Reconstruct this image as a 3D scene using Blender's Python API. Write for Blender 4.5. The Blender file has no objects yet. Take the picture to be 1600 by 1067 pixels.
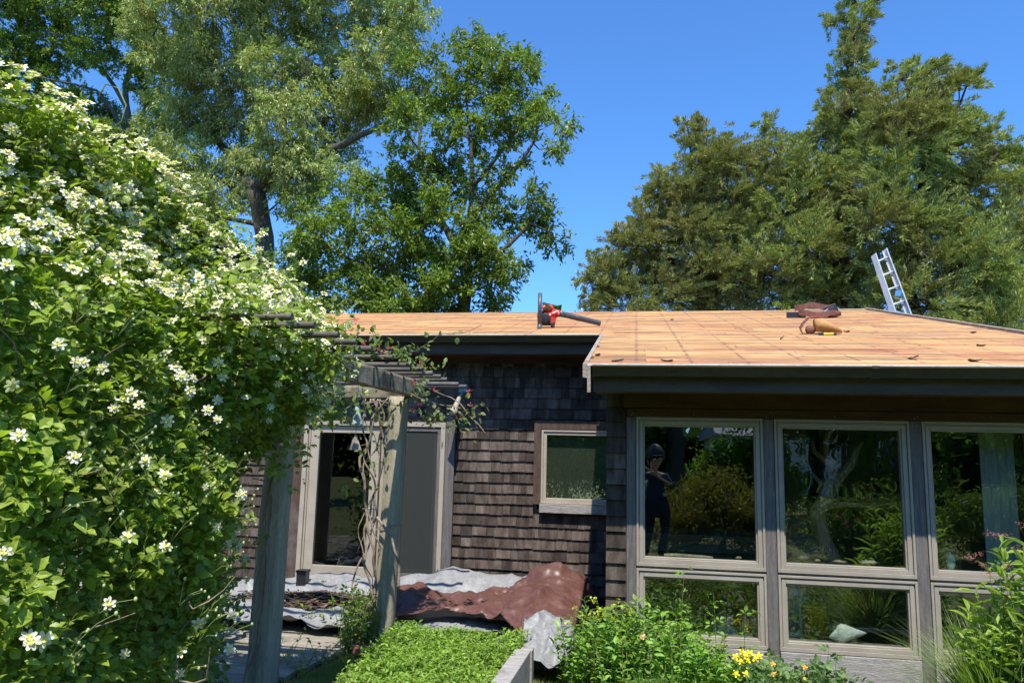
import bpy, math, random
import numpy as np
from mathutils import Vector, Matrix, noise as mnoise
from math import radians as RD, sin, cos, pi
random.seed(7); rng = np.random.default_rng(7)
S = bpy.context.scene; COL = S.collection

# ---------------------------------------------------------------- camera, light, exposure
FOC = 1159.5; YAW, PITCH, ROLL = RD(9.616), RD(8.473), RD(1.407)
def axes():
    fw = np.array([-sin(YAW)*cos(PITCH), cos(YAW)*cos(PITCH), sin(PITCH)])
    rt = np.array([cos(YAW), sin(YAW), 0.]); up = np.cross(rt, fw)
    return cos(ROLL)*rt+sin(ROLL)*up, -sin(ROLL)*rt+cos(ROLL)*up, fw
RT, UP, FW = axes(); CAM = np.array([0, 0, 1.7])
cd = bpy.data.cameras.new('camera'); cam = bpy.data.objects.new('camera', cd); COL.objects.link(cam)
cd.sensor_width = 36; cd.lens = FOC/1600*36; cd.clip_start = .02; cd.clip_end = 2000
mw = Matrix.Identity(4)
for i in range(3): mw[i][0], mw[i][1], mw[i][2], mw[i][3] = RT[i], UP[i], -FW[i], CAM[i]
cam.matrix_world = mw; S.camera = cam

ELEV, AZ = RD(63.6), RD(7.2)
W = bpy.data.worlds.new('World'); S.world = W; W.use_nodes = True
nt = W.node_tree; bg = nt.nodes['Background']; sky = nt.nodes.new('ShaderNodeTexSky')
sky.sky_type = 'NISHITA'; sky.sun_disc = False; sky.sun_elevation = ELEV; sky.sun_rotation = pi-AZ
sky.air_density = 1.0; sky.dust_density = 0.2; sky.ozone_density = 2.0; sky.altitude = 0
tint = nt.nodes.new('ShaderNodeMix'); tint.data_type = 'RGBA'; tint.blend_type = 'MULTIPLY'; tint.inputs[0].default_value = 1
tint.inputs[7].default_value = (.58, 1.04, 1.55, 1)      # the deep clear blue of this day
nt.links.new(sky.outputs[0], tint.inputs[6]); nt.links.new(tint.outputs[2], bg.inputs[0]); bg.inputs[1].default_value = 0.13
sd = bpy.data.lights.new('sun', 'SUN'); sd.energy = 5.0; sd.angle = RD(.55); sd.color = (1, .95, .85)
sun = bpy.data.objects.new('sun', sd); COL.objects.link(sun)
SUNV = Vector((sin(AZ)*cos(ELEV), -cos(AZ)*cos(ELEV), sin(ELEV)))
sun.rotation_euler = SUNV.to_track_quat('Z', 'Y').to_euler(); sun.location = (3, -6, 12)
S.view_settings.view_transform = 'Standard'; S.view_settings.look = 'None'
S.view_settings.exposure = 0.42; S.view_settings.gamma = 1; S.view_settings.use_curve_mapping = False
S.cycles.max_bounces = 6; S.cycles.transparent_max_bounces = 12; S.cycles.diffuse_bounces = 3
S.cycles.glossy_bounces = 3; S.cycles.use_denoising = True; S.cycles.caustics_reflective = False; S.cycles.caustics_refractive = False

# photo measurement -> world point on a plane of the place
def ray(px, py): return FW+RT*(px-800)/FOC-UP*(py-533.5)/FOC
def PY(px, py, Y): d = ray(px, py); return CAM+d*Y/d[1]
def PZ(px, py, Z=0.): d = ray(px, py); return CAM+d*(Z-1.7)/d[2]
RM, RY0, RZ0 = .2437, 5.5, 2.36            # roof slope: z = RZ0 + RM (y-RY0)
def roofz(y): return RZ0+RM*(y-RY0)
def PR(px, py):
    d = ray(px, py); t = (RZ0-RM*RY0-1.7)/(d[2]-RM*d[1]); return CAM+d*t

# ---------------------------------------------------------------- helpers
def link(name, me, parent=None, mats=(), kind=None, label=None, cat=None, group=None):
    o = bpy.data.objects.new(name, me); COL.objects.link(o)
    if me is not None:
        for m in (mats if isinstance(mats, (list, tuple)) else [mats]): me.materials.append(m)
    if parent is not None: o.parent = parent
    return tag(o, label, cat, group, kind)
def tag(o, label=None, cat=None, group=None, kind=None):
    if label: o['label'] = label
    if cat: o['category'] = cat
    if group: o['group'] = group
    if kind: o['kind'] = kind
    return o
def thing(name, label, cat, loc=(0, 0, 0), group=None, rz=0):
    o = link(name, None, label=label, cat=cat, group=group); o.location = [float(c) for c in loc]; o.rotation_euler.z = rz
    return o
def under(o, parent):
    """parent in place: o was built in world coordinates, its thing is an unrotated Empty at parent.location"""
    o.parent = parent; o.location = Vector(o.location)-parent.location if parent.type == 'EMPTY' else o.location
    return o
def copy_tree(o, parent=None):
    c = o.copy(); COL.objects.link(c)
    if parent is not None: c.parent = parent
    for ch in list(o.children): copy_tree(ch, c)
    return c

class MB:
    """collects shapes into one mesh"""
    def __init__(s): s.v = []; s.f = []; s.m = []; s.sm = []
    def add(s, vs, fs, m=0, smooth=False):
        b = len(s.v); s.v += [tuple(float(q) for q in p) for p in vs]; s.f += [tuple(b+i for i in f) for f in fs]
        s.m += [m]*len(fs); s.sm += [smooth]*len(fs); return s
    def box(s, x0, x1, y0, y1, z0, z1, m=0, jit=0):
        vs = [(x, y, z) for z in (z0, z1) for y in (y0, y1) for x in (x0, x1)]
        if jit: vs = [tuple(c+random.uniform(-jit, jit) for c in p) for p in vs]
        return s.add(vs, [(0, 2, 3, 1), (4, 5, 7, 6), (0, 1, 5, 4), (2, 6, 7, 3), (0, 4, 6, 2), (1, 3, 7, 5)], m)
    def obox(s, c, ax, ay, az, m=0):
        c = np.array(c, float); ax, ay, az = [np.array(a, float) for a in (ax, ay, az)]
        vs = [c+i*ax+j*ay+k*az for k in (-1, 1) for j in (-1, 1) for i in (-1, 1)]
        return s.add(vs, [(0, 2, 3, 1), (4, 5, 7, 6), (0, 1, 5, 4), (2, 6, 7, 3), (0, 4, 6, 2), (1, 3, 7, 5)], m)
    def tube(s, pts, rad, n=8, m=0, cap=True, smooth=True, hollow=0):
        pts = [Vector([float(c) for c in p]) for p in pts]
        if not hasattr(rad, '__len__'): rad = [rad]*len(pts)
        vs = []; ref = None
        for i, p in enumerate(pts):
            t = (pts[min(i+1, len(pts)-1)]-pts[max(i-1, 0)])
            if t.length < 1e-9: t = Vector((0, 0, 1))
            t.normalize()
            if ref is None: ref = Vector((0, 0, 1)) if abs(t.z) < .8 else Vector((1, 0, 0))
            a = t.cross(ref)
            if a.length < 1e-4: a = t.cross(Vector((0, 1, 0)))
            a.normalize(); b = t.cross(a); ref = -b if False else ref
            for k in range(n):
                an = 2*pi*k/n; vs.append(p+(a*cos(an)+b*sin(an))*rad[i])
        fs = [(i*n+k, i*n+(k+1) % n, (i+1)*n+(k+1) % n, (i+1)*n+k) for i in range(len(pts)-1) for k in range(n)]
        s.add(vs, fs, m, smooth)
        if cap:
            b = len(s.v)-len(vs); s.f += [tuple(b+k for k in range(n))[::-1], tuple(b+(len(pts)-1)*n+k for k in range(n))]
            s.m += [m, m]; s.sm += [False, False]
        return s
    def lathe(s, prof, n=16, c=(0, 0, 0), m=0, smooth=True, sx=1, sy=1):
        vs = [(c[0]+r*cos(2*pi*k/n)*sx, c[1]+r*sin(2*pi*k/n)*sy, c[2]+z) for r, z in prof for k in range(n)]
        fs = [(i*n+k, i*n+(k+1) % n, (i+1)*n+(k+1) % n, (i+1)*n+k) for i in range(len(prof)-1) for k in range(n)]
        return s.add(vs, fs, m, smooth)
    def ball(s, c, r, n=10, m=0, sq=(1, 1, 1), jit=0):
        pr = [(sin(pi*i/n), -cos(pi*i/n)) for i in range(n+1)]
        vs = []
        for a, z in pr:
            for k in range(n+2):
                d = Vector((a*cos(2*pi*k/(n+2)), a*sin(2*pi*k/(n+2)), z)); q = 1+jit*mnoise.noise(d*1.7+Vector(c)*3)
                vs.append((c[0]+d.x*r*sq[0]*q, c[1]+d.y*r*sq[1]*q, c[2]+d.z*r*sq[2]*q))
        w = n+2
        return s.add(vs, [(i*w+k, i*w+(k+1) % w, (i+1)*w+(k+1) % w, (i+1)*w+k) for i in range(n) for k in range(w)], m, True)
    def extrude(s, prof, a, b, axis=0, m=0):
        """closed profile (p,q) extruded along X (axis 0: profile = y,z) or Y (axis 1: profile = x,z)"""
        n = len(prof)
        P = lambda t, p, q: (t, p, q) if axis == 0 else ((p, t, q) if axis == 1 else (p, q, t))
        vs = [P(a, *p) for p in prof]+[P(b, *p) for p in prof]
        return s.add(vs, [(k, (k+1) % n, n+(k+1) % n, n+k) for k in range(n)]+[tuple(range(n))[::-1], tuple(range(n, 2*n))], m)
    def mesh(s, name='mesh', origin=None):
        me = bpy.data.meshes.new(name)
        v = s.v if origin is None else [(p[0]-origin[0], p[1]-origin[1], p[2]-origin[2]) for p in s.v]
        me.from_pydata(v, [], s.f); me.polygons.foreach_set('material_index', s.m)
        me.polygons.foreach_set('use_smooth', s.sm); me.update(); return me
    def build(s, name, mats, parent=None, bevel=0, **k):
        """parent Empty at location L: vertices given in world coordinates are stored relative to it"""
        org = tuple(parent.matrix_world_loc) if hasattr(parent, 'matrix_world_loc') else world_loc(parent)
        o = link(name, s.mesh(name, org), parent, mats, **k)
        if bevel:
            b = o.modifiers.new('bevel', 'BEVEL'); b.width = bevel; b.segments = 2; b.limit_method = 'ANGLE'
        return o
def world_loc(o):
    l = Vector((0, 0, 0))
    while o is not None: l += Vector(o.location); o = o.parent
    return tuple(l)

def npmesh(name, V, F, MI=None, smooth=False):
    me = bpy.data.meshes.new(name); V = np.ascontiguousarray(V, np.float32); F = np.ascontiguousarray(F, np.int32); k = F.shape[1]
    me.vertices.add(len(V)); me.vertices.foreach_set('co', V.ravel())
    me.loops.add(F.size); me.loops.foreach_set('vertex_index', F.ravel())
    me.polygons.add(len(F)); me.polygons.foreach_set('loop_start', np.arange(0, F.size, k, dtype=np.int32))
    me.polygons.foreach_set('loop_total', np.full(len(F), k, np.int32))
    if MI is not None: me.polygons.foreach_set('material_index', np.ascontiguousarray(MI, np.int32))
    me.polygons.foreach_set('use_smooth', np.full(len(F), smooth)); me.update(calc_edges=True); return me
def unit(a): return a/np.maximum(np.linalg.norm(a, axis=-1, keepdims=True), 1e-9)
def frames(d, nrm):
    """rotation matrices whose Y axis is d (leaf direction) and Z axis near nrm"""
    y = unit(d); x = unit(np.cross(y, nrm)); z = np.cross(x, y)
    return np.stack([x, y, z], axis=-1)
def replicate(tv, tf, pos, R, sc, tm=None):
    n = len(pos); sc = np.asarray(sc, float)
    if sc.ndim == 1: sc = sc[:, None]
    V = np.einsum('kij,knj->kni', R, tv[None]*sc[:, None, :])+pos[:, None, :]
    F = tf[None]+(np.arange(n)*len(tv))[:, None, None]
    MI = None if tm is None else np.tile(tm, n)
    return V.reshape(-1, 3), F.reshape(-1, tf.shape[1]), MI
def joined(parts):
    Vs, Fs, Ms, b = [], [], [], 0
    for V, F, M_ in parts:
        Vs.append(V); Fs.append(F+b); Ms.append(np.zeros(len(F), int) if M_ is None else M_); b += len(V)
    return np.concatenate(Vs), np.concatenate(Fs), np.concatenate(Ms)
def rdir(n, up=0., spread=1.):
    d = rng.normal(size=(n, 3))*spread; d[:, 2] += up; return unit(d)
# leaf templates: along +Y, length 1
LEAF2 = (np.array([(0, 0, 0), (-.5, .45, .12), (0, 1, -.05), (.5, .45, .12)]), np.array([(0, 2, 1), (0, 3, 2)]))
def leaf8(w1=.5, w2=.42, lift=.1, droop=-.12):
    v = np.array([(0, 0, 0), (0, .33, .02), (0, .68, -.01), (0, 1, droop), (-w1, .3, lift), (-w2, .62, lift*.8), (w1, .3, lift), (w2, .62, lift*.8)])
    f = np.array([(0, 1, 4), (1, 5, 4), (1, 2, 5), (2, 3, 5), (0, 6, 1), (1, 6, 7), (1, 7, 2), (2, 7, 3)]); return v, f
LEAF8 = leaf8()
BLADE = (np.array([(-.5, 0, 0), (.5, 0, 0), (-.45, .45, .06), (.45, .45, .06), (-.3, .8, 0), (.3, .8, 0), (0, 1, -.12)]),
         np.array([(0, 1, 3), (0, 3, 2), (2, 3, 5), (2, 5, 4), (4, 5, 6)]))

# ---------------------------------------------------------------- materials
def newmat(name):
    m = bpy.data.materials.new(name); m.use_nodes = True; n = m.node_tree; b = n.nodes['Principled BSDF']; return m, n, b
def rgba(c): return (c[0], c[1], c[2], 1)
def N(nt, t, **k):
    n = nt.nodes.new(t)
    for a, b in k.items(): setattr(n, a, b)
    return n
def mixc(nt, fac, a, b, blend='MIX'):
    n = N(nt, 'ShaderNodeMix', data_type='RGBA', blend_type=blend)
    for sock, val in ((n.inputs[0], fac), (n.inputs[6], a), (n.inputs[7], b)):
        if hasattr(val, 'is_linked'): nt.links.new(val, sock)
        elif isinstance(val, (int, float)): sock.default_value = val
        else: sock.default_value = rgba(val)
    return n.outputs[2]
def coords(nt, scale=(1, 1, 1), obj=False):
    mp = N(nt, 'ShaderNodeMapping'); mp.inputs[3].default_value = scale
    if obj: nt.links.new(N(nt, 'ShaderNodeTexCoord').outputs[3], mp.inputs[0])
    else: nt.links.new(N(nt, 'ShaderNodeNewGeometry').outputs[0], mp.inputs[0])
    return mp.outputs[0]
def noise(nt, vec, scale, detail=4, rough=.6, lo=.3, hi=.7):
    t = N(nt, 'ShaderNodeTexNoise'); t.inputs['Scale'].default_value = scale; t.inputs['Detail'].default_value = detail
    t.inputs['Roughness'].default_value = rough; nt.links.new(vec, t.inputs['Vector'])
    r = N(nt, 'ShaderNodeMapRange'); r.inputs[1].default_value = lo; r.inputs[2].default_value = hi; nt.links.new(t.outputs[0], r.inputs[0])
    return r.outputs[0]
def rand(nt, island=True):
    if island: return N(nt, 'ShaderNodeNewGeometry').outputs['Random Per Island']
    return N(nt, 'ShaderNodeObjectInfo').outputs['Random']
def remap(nt, v, a, b, c=0, d=1):
    r = N(nt, 'ShaderNodeMapRange'); nt.links.new(v, r.inputs[0])
    r.inputs[1].default_value = c; r.inputs[2].default_value = d; r.inputs[3].default_value = a; r.inputs[4].default_value = b; return r.outputs[0]
def grey(nt, v):
    c = N(nt, 'ShaderNodeCombineColor')
    for i in range(3): nt.links.new(v, c.inputs[i])
    return c.outputs[0]
def surf(name, c1, c2, scale=8, stretch=(1, 1, 1), rough=.7, bump=.15, fine=60, rnd=0, rnd_obj=False, metal=0, c3=None, c3scale=1.5, c3lo=.55, c3hi=.7, spec=.4, obj=False, bdist=.004, finek=.45):
    m, nt, b = newmat(name); v = coords(nt, stretch, obj)
    col = mixc(nt, noise(nt, v, scale), c1, c2)
    if c3 is not None: col = mixc(nt, noise(nt, coords(nt, (1, 1, 1)), c3scale, 5, .65, c3lo, c3hi), col, c3)
    f = noise(nt, v, fine, 3)
    col = mixc(nt, finek, col, mixc(nt, f, (.55, .55, .55), (1.35, 1.35, 1.35)), 'MULTIPLY')
    if rnd:
        col = mixc(nt, 1., col, grey(nt, remap(nt, rand(nt, not rnd_obj), 1-rnd, 1+rnd)), 'MULTIPLY')
    nt.links.new(col, b.inputs['Base Color']); b.inputs['Roughness'].default_value = rough; b.inputs['Metallic'].default_value = metal
    b.inputs['Specular IOR Level'].default_value = spec
    if bump:
        bp = N(nt, 'ShaderNodeBump'); bp.inputs['Strength'].default_value = min(1, bump*3); bp.inputs['Distance'].default_value = bdist
        nt.links.new(f, bp.inputs['Height']); nt.links.new(bp.outputs[0], b.inputs['Normal'])
    return m
def leafmat(name, c1, c2, c3=None, trans=.35, rough=.45, spec=.35, patch=1.2, gain=1.):
    m, nt, b = newmat(name); r = rand(nt)
    c1, c2, c3 = [None if c is None else tuple(min(.9, v*gain) for v in c) for c in (c1, c2, c3)]
    col = mixc(nt, r, c1, c2)
    if c3 is not None: col = mixc(nt, noise(nt, coords(nt), patch, 2, .5, .45, .65), col, c3)
    # a second, decorrelated per-leaf value
    w = N(nt, 'ShaderNodeMath', operation='MULTIPLY'); w.inputs[1].default_value = 37.7; nt.links.new(r, w.inputs[0])
    fr = N(nt, 'ShaderNodeMath', operation='FRACT'); nt.links.new(w.outputs[0], fr.inputs[0])
    col = mixc(nt, 1., col, grey(nt, remap(nt, fr.outputs[0], .65, 1.35)), 'MULTIPLY')
    nt.links.new(col, b.inputs['Base Color']); b.inputs['Roughness'].default_value = rough; b.inputs['Specular IOR Level'].default_value = spec
    t = N(nt, 'ShaderNodeBsdfTranslucent'); nt.links.new(mixc(nt, 1., col, (1.3, 1.45, .6), 'MULTIPLY'), t.inputs[0])
    mx = N(nt, 'ShaderNodeMixShader'); mx.inputs[0].default_value = trans
    nt.links.new(b.outputs[0], mx.inputs[1]); nt.links.new(t.outputs[0], mx.inputs[2])
    nt.links.new(mx.outputs[0], nt.nodes['Material Output'].inputs[0]); return m
def plain(name, c, rough=.5, metal=0, spec=.5):
    m, nt, b = newmat(name); b.inputs['Roughness'].default_value = rough; b.inputs['Metallic'].default_value = metal
    b.inputs['Specular IOR Level'].default_value = spec
    col = mixc(nt, noise(nt, coords(nt), 25, 4), [x*.82 for x in c], [min(1, x*1.12) for x in c]); nt.links.new(col, b.inputs['Base Color']); return m
def glassmat(name, tint=(.93, .96, .94), refl=.10, wave=.25, wscale=2.2):
    m, nt, b = newmat(name); nt.nodes.remove(b)
    tr = N(nt, 'ShaderNodeBsdfTransparent'); tr.inputs[0].default_value = rgba(tint)
    gl = N(nt, 'ShaderNodeBsdfGlossy'); gl.inputs['Roughness'].default_value = 0.0; gl.inputs[0].default_value = (.95, 1, .98, 1)
    lw = N(nt, 'ShaderNodeLayerWeight'); lw.inputs[0].default_value = .5
    pw = N(nt, 'ShaderNodeMath', operation='POWER'); nt.links.new(lw.outputs['Facing'], pw.inputs[0]); pw.inputs[1].default_value = 3.5
    fc = remap(nt, pw.outputs[0], refl, 1)
    bp = N(nt, 'ShaderNodeBump'); bp.inputs['Strength'].default_value = wave; bp.inputs['Distance'].default_value = .01
    nz = N(nt, 'ShaderNodeTexNoise'); nz.inputs['Scale'].default_value = wscale; nz.inputs['Detail'].default_value = 1; nt.links.new(coords(nt, (1, 1, 1.6)), nz.inputs[0])
    nt.links.new(nz.outputs[0], bp.inputs['Height']); nt.links.new(bp.outputs[0], gl.inputs['Normal'])
    mx = N(nt, 'ShaderNodeMixShader'); nt.links.new(fc, mx.inputs[0]); nt.links.new(tr.outputs[0], mx.inputs[1]); nt.links.new(gl.outputs[0], mx.inputs[2])
    nt.links.new(mx.outputs[0], nt.nodes['Material Output'].inputs[0]); return m

M = {}
M['shingle'] = surf('cedar shingle', (.045, .030, .022), (.15, .12, .10), 5, (3, 3, .8), .85, .2, 70, rnd=.5, rnd_obj=True, c3=(.03, .024, .022), c3scale=1.1, spec=.2)
M['shingle_j'] = surf('cedar shingle joined', (.045, .030, .022), (.15, .12, .10), 5, (3, 3, .8), .85, .2, 70, rnd=.5, c3=(.03, .024, .022), c3scale=1.1, spec=.2)
M['sheath'] = None
M['trim_brown'] = surf('brown weathered casing', (.075, .045, .032), (.13, .09, .07), 6, (2, 2, .5), .8, .1, 60, c3=(.17, .15, .14), c3scale=1.3, spec=.2)
M['header'] = surf('brown header board', (.06, .032, .02), (.11, .065, .04), 5, (.5, 2, 3), .8, .1, 60, spec=.2)
M['mullion'] = surf('grey weathered mullion', (.12, .105, .10), (.22, .20, .19), 9, (5, 5, .4), .85, .2, 60, spec=.2)
M['sillwood'] = surf('silvered sill timber', (.30, .27, .25), (.46, .43, .41), 10, (.5, 3, 5), .85, .25, 50, c3=(.2, .17, .15), c3scale=4, spec=.2)
M['frame'] = surf('taupe window frame', (.33, .285, .235), (.40, .35, .29), 5, (1, 1, 1), .45, .02, 80, c3=(.30, .26, .215), c3scale=3, finek=.08)
M['doorframe'] = surf('taupe door paint', (.40, .345, .27), (.47, .41, .33), 5, (1, 1, 1), .5, .02, 80, c3=(.36, .31, .25), c3scale=3, finek=.08)
M['gutter'] = surf('dark bronze gutter', (.052, .04, .02), (.075, .058, .03), 4, (.3, 1, 1), .5, .02, 40, c3=(.04, .036, .025), c3scale=2, spec=.25)
M['fascia'] = surf('dark stained fascia', (.05, .04, .025), (.09, .073, .048), 5, (.4, 2, 2), .7, .08, 50, c3=(.07, .05, .035), c3scale=1.5)
M['drip'] = surf('pale drip edge metal', (.50, .49, .42), (.66, .64, .56), 8, (.6, 1, 1), .4, .03, 50, c3=(.35, .3, .22), c3scale=5)
M['rakewood'] = surf('grey rake board', (.28, .23, .18), (.42, .36, .29), 10, (1, 1, 1), .85, .2, 60, c3=(.2, .13, .09), c3scale=6, spec=.2)
M['pole'] = surf('dark pergola pole', (.075, .062, .052), (.14, .12, .105), 7, (.5, 3, 3), .7, .1, 60, c3=(.2, .19, .17), c3scale=2)
M['post'] = surf('silver green weathered post', (.36, .31, .21), (.56, .50, .37), 7, (4, 4, .35), .9, .35, 60, c3=(.37, .34, .24), c3scale=3, spec=.15)
M['beam'] = surf('weathered beam', (.20, .17, .12), (.40, .35, .26), 6, (3, .6, 3), .9, .3, 50, c3=(.09, .08, .065), c3scale=3, spec=.15)
M['deck'] = surf('weathered deck board', (.22, .19, .155), (.36, .325, .27), 6, (.6, 4, 4), .9, .2, 45, rnd=.15, rnd_obj=True, c3=(.16, .13, .09), c3scale=2.5, spec=.15)
M['soil'] = surf('soil', (.05, .035, .025), (.09, .065, .045), 10, rough=1, bump=.3, fine=90)
M['brick'] = surf('red brick', (.38, .12, .07), (.5, .2, .13), 20, rough=.9, bump=.3, fine=120)
M['stone'] = surf('stone', (.2, .19, .17), (.4, .37, .33), 14, rough=.9, bump=.3, fine=80)
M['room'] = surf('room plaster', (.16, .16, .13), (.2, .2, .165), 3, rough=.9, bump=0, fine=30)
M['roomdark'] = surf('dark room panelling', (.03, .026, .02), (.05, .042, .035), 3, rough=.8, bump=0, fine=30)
M['floor'] = surf('room floor', (.12, .085, .06), (.18, .13, .09), 4, (.4, 3, 1), .5, .05, 40)
M['glass'] = glassmat('window glass', refl=.14)
M['glassbright'] = glassmat('screened window glass', refl=.30, wave=.12, wscale=2)
M['glassdoor'] = glassmat('door glass', refl=.05, wave=.15)
M['bark'] = surf('oak bark', (.13, .11, .09), (.28, .25, .21), 6, (4, 4, .8), .95, .6, 25, spec=.1, bdist=.03)
M['barkred'] = surf('cedar bark', (.09, .06, .045), (.2, .14, .11), 6, (4, 4, .8), .95, .6, 25, spec=.1, bdist=.03)
M['vinestem'] = surf('vine stem', (.22, .16, .11), (.38, .30, .23), 12, rough=.9, bump=.2, fine=60)
M['greenstem'] = surf('green stem', (.14, .2, .05), (.22, .26, .1), 12, rough=.7, bump=.05, fine=60)
M['alu'] = surf('aluminium', (.60, .59, .57), (.72, .71, .68), 6, rough=.4, bump=.03, fine=60, metal=.35, c3=(.5, .5, .52), c3scale=9)
M['red'] = plain('red plastic', (.62, .035, .02), .35); M['black'] = plain('black plastic', (.025, .025, .027), .4); M['dgrey'] = plain('grey plastic', (.075, .08, .09), .38)
M['leather'] = surf('brown leather', (.14, .05, .03), (.26, .11, .07), 20, rough=.6, bump=.1, fine=100)
M['tan'] = surf('tan suede', (.42, .21, .07), (.55, .3, .11), 14, rough=.85, bump=.2, fine=100)
M['yellow'] = plain('yellow plastic', (.7, .55, .03), .4); M['white'] = plain('white plastic', (.7, .7, .68), .45)
M['steel'] = plain('steel', (.5, .5, .5), .35, .9)
M['patina'] = surf('copper patina', (.28, .38, .33), (.46, .52, .46), 9, rough=.75, bump=.1, fine=60, c3=(.35, .28, .24), c3scale=7)
M['bronze'] = surf('aged bronze', (.22, .16, .12), (.42, .36, .31), 16, rough=.6, bump=.1, fine=60)
M['petal'] = leafmat('white petal', (.76, .74, .56), (.86, .84, .72), trans=.3, rough=.6, spec=.2)
M['petalc'] = plain('yellow stamens', (.75, .68, .18), .8); M['bud'] = plain('flower bud', (.42, .48, .2), .7)
M['pink'] = leafmat('pink blossom', (.55, .05, .14), (.75, .18, .25), trans=.3); M['dusty'] = leafmat('dusty pink buds', (.38, .14, .14), (.55, .25, .22), trans=.2)
M['yflower'] = leafmat('yellow petals', (.85, .68, .02), (.9, .75, .05), trans=.3); M['oflower'] = leafmat('orange petals', (.85, .33, .04), (.8, .5, .1), trans=.3)

def roofmat():
    m, nt, b = newmat('old pine sheathing')
    rn = rand(nt, False)
    # every board carries its own stretch of grain
    off = N(nt, 'ShaderNodeVectorMath', operation='SCALE'); off.inputs[0].default_value = (31, 17, 9); nt.links.new(rn, off.inputs['Scale'])
    def cc(s):
        ad = N(nt, 'ShaderNodeVectorMath', operation='ADD'); nt.links.new(coords(nt, s), ad.inputs[0]); nt.links.new(off.outputs[0], ad.inputs[1]); return ad.outputs[0]
    c = mixc(nt, noise(nt, cc((.5, 7, 7)), 4, 5, .7), (.54, .28, .10), (.78, .48, .19))
    c = mixc(nt, remap(nt, rn, 0, .9, .35, .95), c, (.46, .17, .065))
    c = mixc(nt, noise(nt, cc((.5, 1.6, 1.6)), 1.6, 4, .6, .45, .62), c, (.70, .43, .175))
    c = mixc(nt, noise(nt, coords(nt, (.5, 1.3, 1.3)), .9, 5, .75, .50, .66), c, (.43, .155, .065))
    c = mixc(nt, remap(nt, noise(nt, cc((.3, 1.5, 1.5)), 2.4, 7, .8, .45, .60), 0, .85), c, (.22, .11, .07))
    c = mixc(nt, remap(nt, noise(nt, coords(nt, (.8, 2.2, 2.2)), 1.9, 6, .8, .50, .66), 0, .75), c, (.22, .15, .13))
    c = mixc(nt, remap(nt, noise(nt, coords(nt, (.4, .8, .8)), 1.3, 6, .8, .5, .66), 0, .7), c, (.52, .28, .12))
    # weathered seam between boards
    sx = N(nt, 'ShaderNodeSeparateXYZ'); nt.links.new(coords(nt), sx.inputs[0])
    def line(out, period, w, o=0):
        ad = N(nt, 'ShaderNodeMath', operation='SUBTRACT'); nt.links.new(out, ad.inputs[0]); ad.inputs[1].default_value = o
        dv = N(nt, 'ShaderNodeMath', operation='DIVIDE'); nt.links.new(ad.outputs[0], dv.inputs[0]); dv.inputs[1].default_value = period
        fr = N(nt, 'ShaderNodeMath', operation='PINGPONG'); nt.links.new(dv.outputs[0], fr.inputs[0]); fr.inputs[1].default_value = .5
        return remap(nt, fr.outputs[0], 1, 0, .0, w)
    def stain(c, ln, k, col, sc=9, lo=.44, hi=.56):
        ml = N(nt, 'ShaderNodeMath', operation='MULTIPLY'); nt.links.new(ln, ml.inputs[0]); nt.links.new(noise(nt, coords(nt, (1, 1, 1)), sc, 4, .7, lo, hi), ml.inputs[1]); ml.use_clamp = True
        return mixc(nt, remap(nt, ml.outputs[0], 0, k), c, col)
    c = stain(c, line(sx.outputs[0], .406, .055), .8, (.13, .07, .06))      # nail rust over the rafters
    c = stain(c, line(sx.outputs[1], .182, .10, 5.5), .85, (.17, .08, .05), 2.2, .42, .62)
    c = mixc(nt, 1., c, grey(nt, remap(nt, rn, .80, 1.12)), 'MULTIPLY')
    nt.links.new(c, b.inputs['Base Color']); b.inputs['Roughness'].default_value = .75; b.inputs['Specular IOR Level'].default_value = .2
    return m
M['roofboard'] = roofmat()
# ---------------------------------------------------------------- ground and deck
gm, gn, gb = newmat('lawn ground')
c = mixc(gn, noise(gn, coords(gn), .35, 4), (.11, .15, .035), (.17, .20, .06))
c = mixc(gn, noise(gn, coords(gn), 30, 3), c, (.09, .08, .04)); gn.links.new(c, gb.inputs['Base Color']); gb.inputs['Roughness'].default_value = 1
g = MB(); n = 24
for i in range(n):
    for j in range(n):
        x0, x1 = -600+1200*i/n, -600+1200*(i+1)/n; y0, y1 = -600+1200*j/n, -600+1200*(j+1)/n
        g.add([(x0, y0, -.06), (x1, y0, -.06), (x1, y1, -.06), (x0, y1, -.06)], [(0, 1, 2, 3)])
g.build('ground', gm, kind='structure')

deck = MB().box(-6.9, -2.62, 3.2, 8.55, -.058, -.04).build('deck', M['soil'], kind='structure')
dm = {}
def board(x0, x1, y0, y1):
    b = MB().box(x0, x1, y0+.006, y1-.006, -.036, 0+random.uniform(-.003, .003), jit=.002)
    b.build('board', M['deck'], deck, bevel=.004)
y = 3.3
while y < 8.45:
    w = .245
    x = -6.9; lim = -2.35 if y < 6.75 else -.42
    # the edge of the deck runs away from the house at a slant
    if y < 6.75: lim = -2.62+(y-5.3)*.18
    while x < lim-.05:
        l = random.choice([1.8, 2.4, 2.9, 3.4]); x1 = min(lim, x+l)
        if lim-x1 < .5: x1 = lim
        board(x+.003, x1-.003, y, y+w); x = x1
    y += w

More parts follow.
